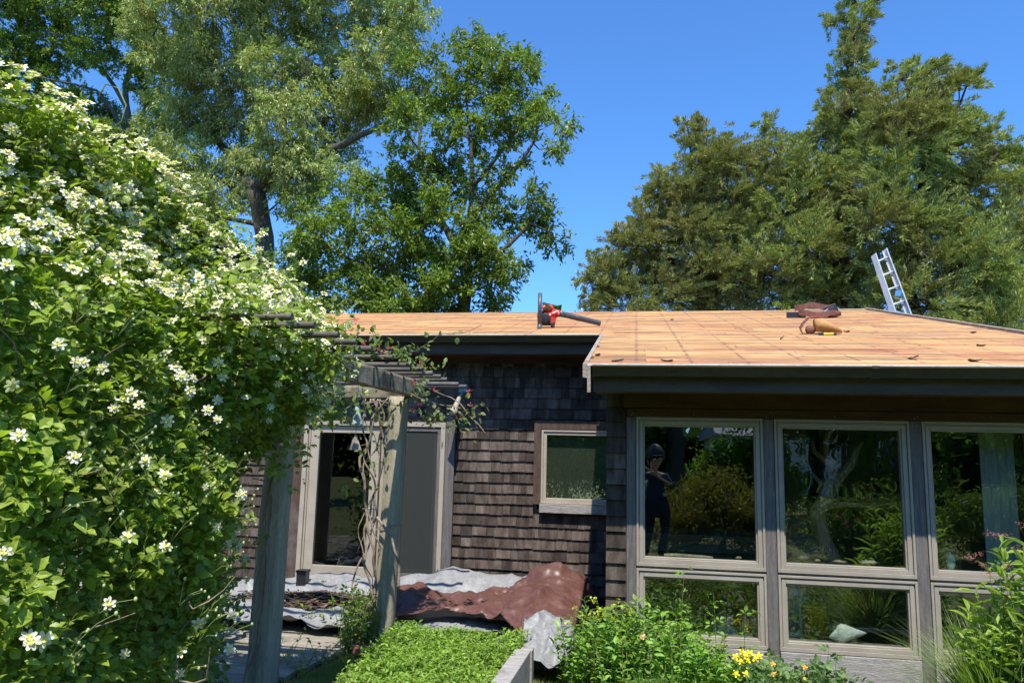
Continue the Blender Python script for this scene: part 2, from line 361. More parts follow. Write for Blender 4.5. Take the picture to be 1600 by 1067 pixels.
# ---------------------------------------------------------------- the house
house = thing('house', 'dark shingled single storey house with bare orange wood roof and big taupe framed windows', 'house', (0, 8.7, 0))
BX0, BXC = -7.0, -.245                      # back wall from the left end to the wing corner
WY, BY = 6.08, 8.7
wall = MB()
for a in [(-7, -4.07, 0, 2.98), (-4.07, -2.12, 2.09, 2.98), (-2.12, -1.14, 0, 2.98), (-1.14, -.26, 2.03, 2.98), (-1.14, -.26, 0, 1.06), (-4.07, -2.12, -.02, .12)]:
    wall.box(a[0], a[1], BY+.014, BY+.15, a[2], a[3])
for a in [(-.238, -.002, 0, 2.16), (-.002, 3.35, 2.085, 2.16), (3.12, 3.35, 0, 2.085), (-.002, 3.12, -.05, .06)]:
    wall.box(a[0], a[1], WY+.014, WY+.16, a[2], a[3])
wall.box(-.238, -.10, WY+.16, BY, 0, 2.5); wall.box(3.23, 3.35, WY+.16, 19, 0, 2.5)
wall.box(-7, -6.85, BY+.15, 19, 0, 2.98); wall.box(-7, 3.35, 19, 19.15, 0, 2.8)
wall = wall.build('wall', M['shingle_j'], house)

# shingles: laid out row by row round the openings, the largest in view become objects
EXPO = .1235
sh = []
def lay(x0, x1, Y, z0, z1, holes, w=(.06, .19), side=1):
    z = z0; r = 0
    while z < z1:
        x = x0-random.uniform(0, .1)
        segs = [(x0, x1)]
        for hx0, hx1, hz0, hz1 in holes:
            if z+EXPO*.5 > hz0 and z+EXPO*.5 < hz1:
                ns = []
                for s0, s1 in segs:
                    if hx0 > s0: ns.append((s0, min(s1, hx0)))
                    if hx1 < s1: ns.append((max(s0, hx1), s1))
                segs = [q for q in ns if q[1]-q[0] > .02]
        for s0, s1 in segs:
            x = s0
            while x < s1-.001:
                ww = random.uniform(*w)
                xe = x+ww if s1-(x+ww) > .045 else s1
                xe = min(xe, s1)
                sh.append([x, xe, Y, z+random.gauss(0, .0032)]); x = xe
        z += EXPO; r += 1
lay(-6.95, BXC, BY, .115, 2.80, [(-4.165, -2.126, -1, 2.095), (-1.176, 0, 1.02, 2.075)])
nback = len(sh)
lay(-.238, -.080, WY, -.011, 2.10, [], w=(.16, .17))
def shin(mb, x0, x1, Y, z, cx=0, cy=0, cz=0):
    t = .016; b = .0005; g_ = .0018
    mb.box(x0+g_-cx, x1-g_-cx, 0, 1, 0, 1)
    i = len(mb.v)-8
    zz0, zz1 = z-cz, z+EXPO+.012-cz
    prof = {(0, 0): (Y-t+.006-cy, zz0), (0, 1): (Y+.0125-cy-.002, zz1), (1, 0): (Y+.014-cy, zz0), (1, 1): (Y+.014-cy, zz1)}
    for k in range(8):
        p = mb.v[i+k]; q = prof[(int(p[1]), int(p[2]))]; mb.v[i+k] = (p[0], q[0], q[1])
def score(s):
    cx = (s[0]+s[1])/2
    if s[2] < 7: return 10 if s[3] > .05 else 3
    if cx > -2.2 and .1 < s[3] < 2.1: return 6-.01*abs(cx+1)
    if cx < -4.1: return 0
    return 2-.3*abs(cx+1.2)-(s[3]-2)*.5
order = sorted(range(len(sh)), key=lambda i: -score(sh[i]))
single = set(order[:300]); rest = MB(); cache = {}
for i, s in enumerate(sh):
    if i in single:
        wq = max(.02, round((s[1]-s[0])*250)/250)
        key = (wq, s[2])
        if key not in cache:
            mb = MB(); shin(mb, -wq/2, wq/2, 0, 0); cache[key] = mb.mesh('shingle'); cache[key].materials.append(M['shingle'])
        o = bpy.data.objects.new('shingle', cache[key]); COL.objects.link(o); o.parent = wall
        o.location = Vector(((s[0]+s[1])/2, s[2], s[3]))-Vector(world_loc(wall))
        o.rotation_euler = (0, random.uniform(-.004, .004), 0); o.scale = ((s[1]-s[0])/wq, 1, 1)
    else: shin(rest, s[0], s[1], s[2], s[3])
rest.build('shingle', M['shingle_j'], wall, kind='stuff')

# roof
EX0, EX1 = -.368, 3.86; FY, SY, RY = 5.5, 8.2, 13.2
TH = .02
roof = MB()
def slab(mb, x0, x1, y0, y1, dz0, dz1):
    vs = [(x, y, roofz(y)+dz) for dz in (dz0, dz1) for y in (y0, y1) for x in (x0, x1)]
    mb.add(vs, [(0, 2, 3, 1), (4, 5, 7, 6), (0, 1, 5, 4), (2, 6, 7, 3), (0, 4, 6, 2), (1, 3, 7, 5)])
slab(roof, EX0+.02, EX1-.02, FY+.03, SY+.04, -.09, -.022); slab(roof, -7.2, EX1-.02, SY+.042, RY, -.09, -.022)
rz = roofz(RY); roof.add([(-7.2, RY, rz-.02), (EX1-.02, RY, rz-.02), (EX1-.02, 20, rz-1.7), (-7.2, 20, rz-1.7), (-7.2, RY, rz-.09), (EX1-.02, RY, rz-.09), (EX1-.02, 20, rz-1.77), (-7.2, 20, rz-1.77)],
                         [(0, 1, 2, 3), (7, 6, 5, 4), (0, 4, 5, 1), (1, 5, 6, 2), (2, 6, 7, 3), (3, 7, 4, 0)])
roof = roof.build('roof', M['header'], house)
y = FY; k = 0
while y < RY-.02:
    w = .182; x0r = EX0 if y < SY-.02 else -7.2
    x = x0r-random.choice([0, .8, 1.4, 2])
    while x < EX1-.05:
        l = random.choice([1.22, 1.63, 2.03, 2.44, 2.84]); a, b = max(x, x0r), min(x+l, EX1)
        if b-a > .05:
            mb = MB(); dz = random.uniform(-.002, .002)
            yb = min(y+w-.004, RY)
            vs = [(X+random.uniform(-.003, .003)*(0 if X in (x0r, EX1) else 1), Y_, roofz(Y_)+z_) for z_ in (-.02, dz) for Y_ in (y+.003, yb) for X in (a+.002, b-.002)]
            mb.add(vs, [(0, 2, 3, 1), (4, 5, 7, 6), (0, 1, 5, 4), (2, 6, 7, 3), (0, 4, 6, 2), (1, 3, 7, 5)])
            mb.build('roof_board', M['roofboard'], roof)
        x += l
    y += w
# gutters: K profile along X (y,z)
def gutter(x0, x1, Y, z, name='gutter'):
    t = .003; h = .082
    out = [(Y, z), (Y-.006, z-.006), (Y-.006, z-.016), (Y+.004, z-.026), (Y+.018, z-.05), (Y+.028, z-h), (Y+.10, z-h), (Y+.10, z-.004)]
    inn = [(Y+.10-t, z-.004), (Y+.10-t, z-h+t), (Y+.03, z-h+t), (Y+.021, z-.05), (Y+.008, z-.024), (Y+.003, z-.006)]
    MB().extrude(out+inn, x0, x1).build(name, M['gutter'], house)
def P_roof_top(Y): return roofz(Y)
gutter(EX0+.045, EX1+.02, FY-.012, roofz(FY)-.002)
gutter(-7.15, EX0-.005, SY-.012, roofz(SY)-.002)
MB().extrude([(FY-.015, roofz(FY)+.003), (FY-.017, roofz(FY)-.012), (FY-.013, roofz(FY)-.012), (FY-.011, roofz(FY)), (FY+.035, roofz(FY)+.0095), (FY+.035, roofz(FY)+.012)], EX0-.01, EX1+.02).build('drip_edge', M['drip'], house)
MB().extrude([(SY-.015, roofz(SY)+.003), (SY-.017, roofz(SY)-.008), (SY-.013, roofz(SY)-.008), (SY-.011, roofz(SY)), (SY+.025, roofz(SY)+.007), (SY+.025, roofz(SY)+.0095)], -7.2, EX0-.02).build('drip_edge', M['drip'], house)
# fascia boards behind and below the gutters, soffits, frieze
MB().box(EX0+.05, EX1, 5.592, 5.63, 2.168, 2.335).build('fascia', M['fascia'], house, bevel=.003)
MB().box(-7.15, EX0-.03, 8.292, 8.33, 2.808, 2.99).build('fascia', M['fascia'], house, bevel=.003)
MB().box(EX0+.05, EX1, 5.632, 6.075, 2.185, 2.2).build('soffit', M['header'], house)
MB().box(-7.15, EX0-.03, 8.332, 8.69, 2.825, 2.84).build('soffit', M['header'], house)
MB().box(-7.0, EX0-.03, 8.66, 8.698, 2.745, 2.823).build('frieze_board', M['header'], house)
MB().box(-.10, 3.34, 6.04, 6.076, 2.078, 2.183).build('frieze_board', M['header'], house)
MB().box(-.07, 3.34, 6.05, 6.078, 2.008, 2.074).build('header_board', M['header'], house, bevel=.003)
# rake boards: left edge of the wing roof, with its hanging end, right edge, ridge
def rake(x, y0, y1, w, d, lift, name='rake_board'):
    mb = MB(); vs = [(X, Y_, roofz(Y_)+z_) for z_ in (-d, lift) for Y_ in (y0, y1) for X in (x, x+w)]
    mb.add(vs, [(0, 2, 3, 1), (4, 5, 7, 6), (0, 1, 5, 4), (2, 6, 7, 3), (0, 4, 6, 2), (1, 3, 7, 5)]); mb.build(name, M['rakewood'], house, bevel=.003)
rake(EX0-.024, FY-.02, SY-.03, .034, .10, .008); rake(EX1-.03, FY-.02, RY, .05, .10, .035)
MB().box(EX0+.012, EX0+.034, 5.47, 5.50, 2.150, 2.348, jit=.002).build('rake_end', M['rakewood'], house)
MB().box(EX0-.022, EX0-.006, 5.475, 5.495, 2.262, 2.35, jit=.002).build('rake_end', M['rakewood'], house)
MB().extrude([(RY-.06, roofz(RY-.06)+.002), (RY-.06, roofz(RY-.06)+.014), (RY+.01, rz+.022), (RY+.08, rz-.01), (RY+.08, rz-.025)], 2.6, EX1+.02).build('ridge_trim', M['rakewood'], house)

# taupe window: outer frame, sash, pane
def ring(mb, x0, x1, z0, z1, w, y0, y1, m=0, wb=None):
    wb = wb or w
    mb.box(x0, x0+w, y0, y1, z0, z1, m); mb.box(x1-w, x1, y0, y1, z0, z1, m)
    mb.box(x0+w, x1-w, y0, y1, z1-w, z1, m); mb.box(x0+w, x1-w, y0, y1, z0, z0+wb, m)
def window(x0, x1, z0, z1, Y, lower=False, label=None):
    f = MB(); ring(f, x0, x1, z0, z1, .018, Y-.02, Y+.08, wb=.028)
    f.box(x0+.018, x1-.018, Y-.004, Y+.08, z1-.03, z1-.018)
    f.box(x0+.018, x0+.024, Y-.004, Y+.08, z0+.028, z1-.03); f.box(x1-.024, x1-.018, Y-.004, Y+.08, z0+.028, z1-.03)
    w = f.build('window', M['frame'], house, bevel=.002)
    if label: w['label'] = label
    s = MB(); ring(s, x0+.0245, x1-.0245, z0+.0285, z1-.0305, .030, Y-.012, Y+.06)
    ring(s, x0+.0545, x1-.0545, z0+.0585, z1-.0605, .012, Y+.002, Y+.05)
    s.build('sash', M['frame'], w, bevel=.0025)
    p = MB(); a, b, c_, d = x0+.0665, x1-.0665, z0+.0705, z1-.0725; yy = Y+.024
    p.box(a, b, yy, yy+.005, c_, d); p.build('pane', M['glass'], w)
cols = [(.0, .972), (1.057, 2.036), (2.125, 3.104)]
for i, (a, b) in enumerate(cols):
    window(a, b, .85, 2.005, WY); window(a, b, .285, .832, WY, True)
for a, b in [(-.077, -.003), (.975, 1.054), (2.039, 2.122), (3.107, 3.2)]:
    MB().box(a, b, WY-.012, WY+.1, .02, 2.004).build('mullion', M['mullion'], house, bevel=.003)
for a, b in [(.977, 1.052), (2.041, 2.12)]: pass
for a, b in cols:
    MB().box(a+.002, b-.002, WY-.03, WY+.1, .085, .28).build('sill_timber', M['sillwood'], house, bevel=.004)
    MB().box(a+.003, b-.003, WY-.005, WY+.1, .8335, .8485).build('transom', M['mullion'], house)
# nail heads along header and mullions
nm = plain('nail head', (.35, .34, .3), .5, .5); nb = MB()
for x in (-.04, -.03, .13, .45, 1.0, 1.03, 1.5, 2.07, 2.09, 2.6):
    nb.ball((x, 6.048, 2.035+random.uniform(-.02, .02)), .004, 4)
for x in (.995, 1.03, 2.065, 2.095): nb.ball((x, WY-.013, 1.975), .004, 4)
nb.build('nail_head', nm, house, kind='stuff')
MB().box(1.98, 2.3, 5.78, 6.03, .0, .1, jit=.006).build('stone_step', M['stone'], house, bevel=.01)

for i in range(7): MB().box(EX0+.35+i*.6, EX0+.37+i*.6, FY-.0155, FY+.088, roofz(FY)-.018, roofz(FY)-.010).build('gutter_bracket', M['gutter'], house)
for xq in (1.62,): MB().box(xq, xq+.05, FY-.0205, FY-.0185, roofz(FY)-.024, roofz(FY)-.004).box(xq, xq+.05, FY+.012, FY+.10, roofz(FY)-.0895, roofz(FY)-.0845).build('gutter_joint', M['gutter'], house)
# small window in the back wall
def flat(name, x0, x1, Y0, Y1, z0, z1, m, bev=.003, **k): return MB().box(x0, x1, Y0, Y1, z0, z1).build(name, M[m], house, bevel=bev, **k)
flat('casing', -1.176, -1.094, 8.655, 8.71, 1.115, 2.074, 'trim_brown'); flat('casing', -1.0935, -.26, 8.655, 8.71, 1.973, 2.074, 'trim_brown')
w = MB(); ring(w, -1.09, -.27, 1.128, 1.97, .024, 8.66, 8.74); w = w.build('window', M['doorframe'], house, bevel=.002, label='small window beside the wing corner')
s = MB(); ring(s, -1.065, -.295, 1.153, 1.945, .036, 8.672, 8.73); s.build('sash', M['doorframe'], w, bevel=.003)
MB().box(-1.028, -.332, 8.70, 8.705, 1.19, 1.908).build('pane', M['glassbright'], w)
MB().box(-1.05, -.31, 8.745, 8.75, 1.16, 1.93).build('blind', surf('grey green blind', (.13, .15, .105), (.17, .19, .135), 3, rough=.8, bump=0), w)
flat('window_sill', -1.1, -.262, 8.63, 8.71, 1.025, 1.124, 'sillwood')
# glazed double door
flat('casing', -4.165, -4.03, 8.655, 8.71, .10, 2.095, 'trim_brown'); flat('casing', -2.238, -2.126, 8.655, 8.71, .10, 2.095, 'mullion'); flat('casing', -4.0295, -2.2385, 8.655, 8.71, 2.03, 2.095, 'trim_brown')
d = MB(); ring(d, -4.028, -2.242, .105, 2.028, .055, 8.645, 8.78); d.box(-3.971, -3.95, 8.67, 8.78, .16, 1.97); d = d.build('door_frame', M['doorframe'], house, bevel=.003)
def door(x0, x1, Y, mt, pm, name='door', bot=.15, st=.1):
    q = MB(); z0, z1 = .162, 1.968
    q.box(x0, x0+st, Y, Y+.045, z0, z1); q.box(x1-st, x1, Y, Y+.045, z0, z1); q.box(x0+st, x1-st, Y, Y+.045, z1-.085, z1); q.box(x0+st, x1-st, Y, Y+.045, z0, z0+bot)
    o = q.build(name, M[mt], house, bevel=.003)
    MB().box(x0+st+.001, x1-st-.001, Y+.02, Y+.026, z0+bot+.001, z1-.086).build('pane', pm, o); return o
dl = door(-3.945, -3.06, 8.675, 'doorframe', M['glassdoor'], st=.11); dr = door(-3.055, -2.30, 8.725, 'doorframe', M['glassdoor'])
h = MB(); h.box(-3.10, -3.078, 8.655, 8.674, .86, 1.10); h.tube([(-3.09, 8.665, 1.0), (-3.09, 8.62, 1.0), (-3.12, 8.61, .998), (-3.215, 8.61, .992)], .009, 8); h.build('handle', M['steel'], dl)
sc = MB(); ring(sc, -2.99, -2.295, .17, 1.965, .045, 8.66, 8.685, wb=.10); sc = sc.build('screen_door', M['mullion'], house, bevel=.002)
sm, sn, sb = newmat('insect screen'); sb.inputs['Base Color'].default_value = (.045, .05, .045, 1); sb.inputs['Roughness'].default_value = .8
tr = N(sn, 'ShaderNodeBsdfTransparent'); mx = N(sn, 'ShaderNodeMixShader'); mx.inputs[0].default_value = .62
sn.links.new(tr.outputs[0], mx.inputs[1]); sn.links.new(sb.outputs[0], mx.inputs[2]); sn.links.new(mx.outputs[0], sn.nodes['Material Output'].inputs[0])
MB().box(-2.944, -2.341, 8.671, 8.673, .271, 1.919).build('insect_screen', sm, sc)
MB().tube([(-2.275, 8.64, 1.74), (-2.275, 8.64, 1.80)], .006, 6).build('hinge', M['black'], d)
MB().tube([(-2.275, 8.64, .28), (-2.275, 8.64, .34)], .006, 6).build('hinge', M['black'], d)

# plumbing vents standing on the roof
p0 = PR(843, 514); zt = PY(843, 458, p0[1])[2]
MB().tube([(p0[0], p0[1], p0[2]-.05), (p0[0], p0[1], p0[2]+.06)], .029, 14).tube([(p0[0], p0[1], p0[2]+.061), (p0[0]-.001, p0[1], zt)], .0255, 14).build('vent_pipe', M['dgrey'], house)
p0 = PR(907, 488); MB().tube([(p0[0], p0[1]+.3, p0[2]-.03), (p0[0], p0[1]+.3, p0[2]+.14)], .012, 8).build('vent_pipe', M['steel'], house, label='short pale pipe near the ridge')

# rooms behind the glass
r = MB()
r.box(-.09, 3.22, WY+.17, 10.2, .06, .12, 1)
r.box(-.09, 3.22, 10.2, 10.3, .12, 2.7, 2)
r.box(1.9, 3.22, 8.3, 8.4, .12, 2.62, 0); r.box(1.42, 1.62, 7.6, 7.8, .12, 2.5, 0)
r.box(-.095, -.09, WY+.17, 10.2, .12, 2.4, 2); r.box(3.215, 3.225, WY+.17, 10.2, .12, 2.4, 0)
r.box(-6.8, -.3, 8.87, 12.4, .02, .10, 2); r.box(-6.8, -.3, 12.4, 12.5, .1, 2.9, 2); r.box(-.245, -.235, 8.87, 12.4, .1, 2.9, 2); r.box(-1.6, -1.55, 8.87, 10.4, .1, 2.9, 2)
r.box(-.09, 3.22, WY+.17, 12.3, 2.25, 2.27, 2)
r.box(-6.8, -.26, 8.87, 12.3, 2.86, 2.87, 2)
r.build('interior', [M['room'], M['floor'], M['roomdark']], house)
# pale curtain panels in the third window
cm = surf('pale blue curtain', (.36, .44, .43), (.46, .54, .52), 3, (6, 6, .5), .9, .05, 40)
for xa, xb in ((2.66, 2.90), (2.98, 3.16)):
    mb = MB(); k = 14
    vs = []
    for i in range(k+1):
        x = xa+(xb-xa)*i/k; yy = 6.42+.014*sin(i*1.7)
        vs += [(x, yy, .14), (x, yy, 2.02), (x, yy+.003, .14), (x, yy+.003, 2.02)]
    fs = []
    for i in range(k):
        a = 4*i; b = a+4; fs += [(a, b, b+1, a+1), (a+2, a+3, b+3, b+2)]
    mb.add(vs, fs, smooth=True); mb.build('curtain', cm, label='pale curtain at the right', cat='curtain', group=None) if False else None
    o = link('curtain', mb.mesh('curtain'), None, [cm])
    tag(o, 'pale blue curtain hanging inside the third window, %s' % ('nearer the mullion' if xa < 2.7 else 'at the edge of the picture'), 'curtain')
MB().tube([(2.13, 6.42, 2.03), (3.19, 6.42, 2.03)], .012, 8).build('curtain_rod', M['black'], house)
# ---------------------------------------------------------------- pergola
perg = thing('pergola', 'weathered grey pergola of rough posts, beams and dark round poles before the glass door', 'pergola', (-2.2, 6.6, 0))
def roughpost(pts, rad, name, mat, n=14, amp=.05, flat=0):
    mb = MB(); P_, R_ = [], []
    for i in range(len(pts)-1):
        a, b = Vector(pts[i]), Vector(pts[i+1]); k = 10
        for j in range(k+(i == len(pts)-2)): t = j/k; P_.append(a.lerp(b, t)); R_.append(rad[i]*(1-t)+rad[i+1]*t)
    mb.tube(P_, R_, n)
    for i, p in enumerate(mb.v):
        ring_i = i//n; c = P_[min(ring_i, len(P_)-1)]; dv = Vector(p)-c; an = math.atan2(dv.y, dv.x)
        q = 1+amp*mnoise.noise(Vector((cos(an)*1.5, sin(an)*1.5, p[2]*.8)))+amp*.5*mnoise.noise(Vector((cos(an)*5, sin(an)*5, p[2]*1.5)))
        sqf = 1/max(abs(cos(an)), abs(sin(an)))**.5 if flat else 1
        mb.v[i] = tuple(c+dv*q*sqf)
    return mb.build(name, M[mat], perg)
roughpost([(-2.565, 5.10, -.05), (-2.56, 5.1, 1.2), (-2.535, 5.1, 2.12)], [.098, .094, .085], 'post', 'post', flat=1)
roughpost([(-2.215, 6.6, -.05), (-2.185, 6.6, 1.0), (-2.165, 6.6, 2.18)], [.094, .090, .086], 'post', 'post', flat=1)
roughpost([(-4.6, 6.7, -.05), (-4.6, 6.7, 2.2)], [.09, .085], 'post', 'post', flat=1)
def obeam(a, b, w, h, name='beam', cuts=0):
    a, b = Vector(a), Vector(b); d = (b-a).normalized(); s = d.cross(Vector((0, 0, 1))).normalized(); u = s.cross(d); mb = MB(); k = 12
    pr = [(-1, -1), (1, -1), (1, .7), (.8, 1), (-.8, 1), (-1, .7)]
    vs = []
    for i in range(k+1):
        c = a.lerp(b, i/k)
        sq = 1.0 if 0 < i < k else .9
        for x, z in pr:
            j = .012*mnoise.noise(Vector((x*3, z*3, i*.9))); vs.append(c+s*(x*w/2*sq+j)+u*(z*h/2*sq+j))
    n_ = len(pr); mb.add(vs, [(i*n_+q, i*n_+(q+1) % n_, (i+1)*n_+(q+1) % n_, (i+1)*n_+q) for i in range(k) for q in range(n_)]+[tuple(range(n_))[::-1], tuple(k*n_+q for q in range(n_))])
    return mb.build(name, M['beam'], perg, bevel=.004)
b1 = obeam((-2.13, 4.72, 2.262), (-2.02, 6.78, 2.262), .10, .15); b1['label'] = 'dark beam running from the front to the right post'
b2 = obeam((-4.9, 6.64, 2.225), (-2.14, 6.64, 2.225), .09, .11); b2['label'] = 'sunlit cross beam at the back'
obeam((-4.9, 5.1, 2.19), (-2.4, 5.1, 2.19), .10, .13)
for i, yq in enumerate([4.95, 5.25, 5.55, 5.9, 6.2, 6.5]):
    t = (yq-4.72)/2.06; xq = -2.13+.11*t
    MB().box(xq+.046, xq+.0535, yq-.006, yq+.006, 2.19, 2.332).build('joint_strap', M['black'], perg)
PYS = [3.517, 3.768, 4.099, 4.379, 4.695, 5.128, 5.597, 5.911, 6.206, 6.473, 6.763, 7.218, 7.502]
for i, yq in enumerate(PYS):
    dx = random.uniform(-.015, .02); sl = random.uniform(-.012, .012)
    mb = MB(); r_ = random.uniform(.019, .0215); xe = -1.745+dx
    mb.tube([(-4.9, yq+sl*2, 2.361), (-3.3, yq+sl, 2.363), (xe, yq, 2.36)], r_, 12, cap=False)
    mb.tube([(xe, yq, 2.36), (xe-.0005, yq, 2.36)], [r_, r_*.72], 12, cap=False, smooth=False)
    mb.tube([(xe-.0005, yq, 2.36), (xe-.06, yq, 2.36)], [r_*.72, r_*.7], 12, cap=True)
    mb.build('roof_pole', M['pole'], perg)
# twine tied round the right post
tw = MB(); pts = [(-2.19+.106*cos(a), 6.6+.106*sin(a), 1.02+.03*cos(a)+.01*a/6) for a in np.linspace(-3.5, 3.2, 24)]
tw.tube(pts, .004, 6).tube([(-2.29, 6.54, .99), (-2.40, 6.5, .93), (-2.44, 6.48, .80)], .0035, 5); tw.build('twine', M['sillwood'], perg)

# hanging bell
bx, by = -2.06, 5.3
bell = thing('wind_bell', 'green copper cone bell with a second brown cone below, hung from the pergola beam', 'wind bell', (bx, by, 2.19))
q = MB()
for a in (0, 1, 2, 3, 4):
    an = a*2*pi/5; q.tube([(bx+.05*cos(an), by+.03*sin(an), 2.068), (bx+.045*cos(an+.6), by+.03*sin(an+.6), 2.083), (bx+.05*cos(an+1.2566), by+.03*sin(an+1.2566), 2.068)], .008, 6)
q.tube([(bx, by, 2.08), (bx, by, 2.0)], .007, 6).tube([(bx, by, 2.2), (bx, by, 2.08)], .0022, 5).tube([(bx-.03, by, 2.08), (bx+.045, by, 2.08)], .008, 6)
q.build('bracket', M['bronze'], bell)
MB().lathe([(.0, 2.030), (.015, 2.030), (.02, 2.01), (.026, 1.98), (.036, 1.92), (.048, 1.885), (.052, 1.872), (.047, 1.872), (.04, 1.895), (.02, 1.99), (0, 2.0)], 18, (bx, by, 0)).build('bell_cone', M['patina'], bell)
MB().lathe([(.0, 1.806), (.007, 1.806), (.02, 1.77), (.045, 1.705), (.053, 1.688), (.047, 1.688), (.018, 1.76), (0, 1.79)], 4, (bx, by, 0), smooth=False).build('lower_cone', M['bronze'], bell)
MB().tube([(bx, by, 1.99), (bx+.002, by, 1.90), (bx, by, 1.80)], .002, 5).build('cord', M['black'], bell)
MB().tube([(bx+.055, by, 2.07), (bx+.06, by, 1.955)], .0018, 5).ball((bx+.06, by, 1.945), .013, 8).lathe([(.013, 1.94), (.018, 1.934), (.0, 1.93)], 10, (bx+.06, by, 0)).build('striker', M['bronze'], bell)

# security lamp on the wall
lx = PY(724, 607, 8.62); lp = PY(710, 643, 8.45)
lamp = thing('wall_lamp', 'wall flood lamp with blue grey box and cream round head half hidden by honeysuckle', 'lamp', (lx[0], 8.7, lx[2]))
MB().box(lx[0]-.055, lx[0]+.055, 8.60, 8.70, lx[2]-.05, lx[2]+.05).build('junction_box', plain('blue grey metal', (.20, .27, .36), .5, .2), lamp, bevel=.01)
ax = Vector((lp[0]-lx[0], 8.4-8.62, lp[2]-lx[2])).normalized()
q = MB(); s0 = Vector((lx[0], 8.6, lx[2]-.05)); e0 = Vector((lp[0], 8.43, lp[2]))
q.tube([s0, s0+Vector((-.02, -.06, -.05))], .014, 8).tube([s0+Vector((-.02, -.06, -.05)), e0+Vector((0, .04, .04)), e0, e0+Vector((-.03, -.06, -.03))], [.025, .036, .048, .058], 14, cap=False)
q.build('lamp_head', plain('cream enamel', (.36, .33, .25), .6), lamp)
MB().ball(tuple(e0+Vector((-.012, -.02, -.012))), .045, 8).build('bulb', plain('dusty bulb', (.35, .3, .2), .3), lamp)
# faint far lamp bracket in the shade above the door
# ---------------------------------------------------------------- tarps, debris
def ridged(x, y, sc, seed=0):
    return 1-abs(mnoise.noise(Vector((x*sc, y*sc, seed))))*2
def cloth(name, outline, zf, mat, label, cat, res=.03, **k):
    xs = [p[0] for p in outline]; ys = [p[1] for p in outline]
    x0, x1, y0, y1 = min(xs), max(xs), min(ys), max(ys); nx, ny = int((x1-x0)/res)+1, int((y1-y0)/res)+1
    def inside(x, y):
        c_ = False; j = len(outline)-1
        for i in range(len(outline)):
            if (ys[i] > y) != (ys[j] > y) and x < (xs[j]-xs[i])*(y-ys[i])/(ys[j]-ys[i])+xs[i]: c_ = not c_
            j = i
        return c_
    idx = {}; V = []; F = []
    for i in range(nx):
        for j in range(ny):
            x, y = x0+i*res, y0+j*res
            if inside(x+.05*mnoise.noise(Vector((x*4, y*4, 2))), y+.05*mnoise.noise(Vector((x*4, y*4, 7)))):
                idx[i, j] = len(V); wx = .02*mnoise.noise(Vector((x*9, y*9, 1))); wy = .02*mnoise.noise(Vector((x*9, y*9, 5)))
                V.append((x+wx, y+wy, zf(x, y)))
    for (i, j), a in idx.items():
        if (i+1, j) in idx and (i, j+1) in idx and (i+1, j+1) in idx: F.append((a, idx[i+1, j], idx[i+1, j+1], idx[i, j+1]))
    mb = MB(); mb.add(V, F, smooth=True); o = mb.build(name, mat, label=label, cat=cat, **k)
    so = o.modifiers.new('thick', 'SOLIDIFY'); so.thickness = .004; so.offset = -1
    return o
def gs(x, y, cx, cy, sx, sy): return math.exp(-((x-cx)/sx)**2-((y-cy)/sy)**2)
FR = random.Random(11); FOLDS = []
for i in range(11):
    an = FR.gauss(pi/2, .75) if i < 6 else FR.uniform(0, pi); fq = [.9, 1.3, 1.7, 2.3, 2.9, 3.6, 3.1, 4.6, 6.2, 8.3, 10.5][i]
    FOLDS.append((cos(an)*fq, sin(an)*fq, FR.uniform(0, 9), .034/fq**.75, FR.uniform(0, 50)))
def crinkle(x, y, a=1, seed=0):
    h = 0
    for i, (fx, fy, ph, am, sd_) in enumerate(FOLDS):
        w_ = 1.1*mnoise.noise(Vector((x*.9, y*.9, seed+sd_))); m_ = max(0, .55+1.3*mnoise.noise(Vector((x*1.4, y*1.4, seed+sd_+20))))
        t_ = (x*fx+y*fy+ph+seed+w_) % 1.0; tri = 1-abs(t_*2-1)
        h += am*m_*tri**1.35
    return a*h*1.5
def base_h(x, y):
    h = .025
    h += .16*gs(x, y, -3.0, 8.55, 1.6, .30)+.20*gs(x, y, -1.5, 8.5, .9, .35)
    h += .09*gs(x, y, -3.2, 7.05, .7, .10)
    return h
def brown_h(x, y):
    h = base_h(x, y)+.012
    ed = min(1, max(0, (y-6.55)/.35))
    h += .28*gs(x, y, -.72, 8.2, .42, .55)+.18*gs(x, y, -.8, 7.5, .40, .5)+.10*gs(x, y, -.72, 6.8, .25, .3)
    h += .10*gs(x, y, -1.55, 7.55, .65, .28)+.08*gs(x, y, -2.3, 7.7, .5, .25)
    return h*(.25+.75*ed)+crinkle(x*1.1, y*1.1, 1.7, 20)*(1-.45*gs(x, y, -.6, 8.1, .3, .4))
silver_m = surf('silver tarp', (.21, .21, .215), (.31, .31, .315), 4, rough=.5, bump=.06, fine=35, c3=(.20, .20, .21), c3scale=4, spec=.35)
brown_m = surf('brown tarp', (.10, .045, .037), (.145, .068, .056), 4, rough=.38, bump=.03, fine=35, c3=(.17, .085, .068), c3scale=5, spec=.35)
cloth('tarp', [(-4.3, 6.75), (-3.2, 6.72), (-2.45, 6.62), (-2.0, 6.72), (-1.7, 7.0), (-1.0, 7.0), (-.9, 6.6), (-.5, 6.9), (-.45, 8.0), (-.55, 8.55), (-4.6, 8.55), (-4.7, 7.5)],
      lambda x, y: base_h(x, y)+.0+crinkle(x, y, 1.15, 3)*(1 if y < 7.3 or y > 8.2 else .2), silver_m, 'silver grey tarp spread over the deck under the brown one', 'tarp', res=.019)
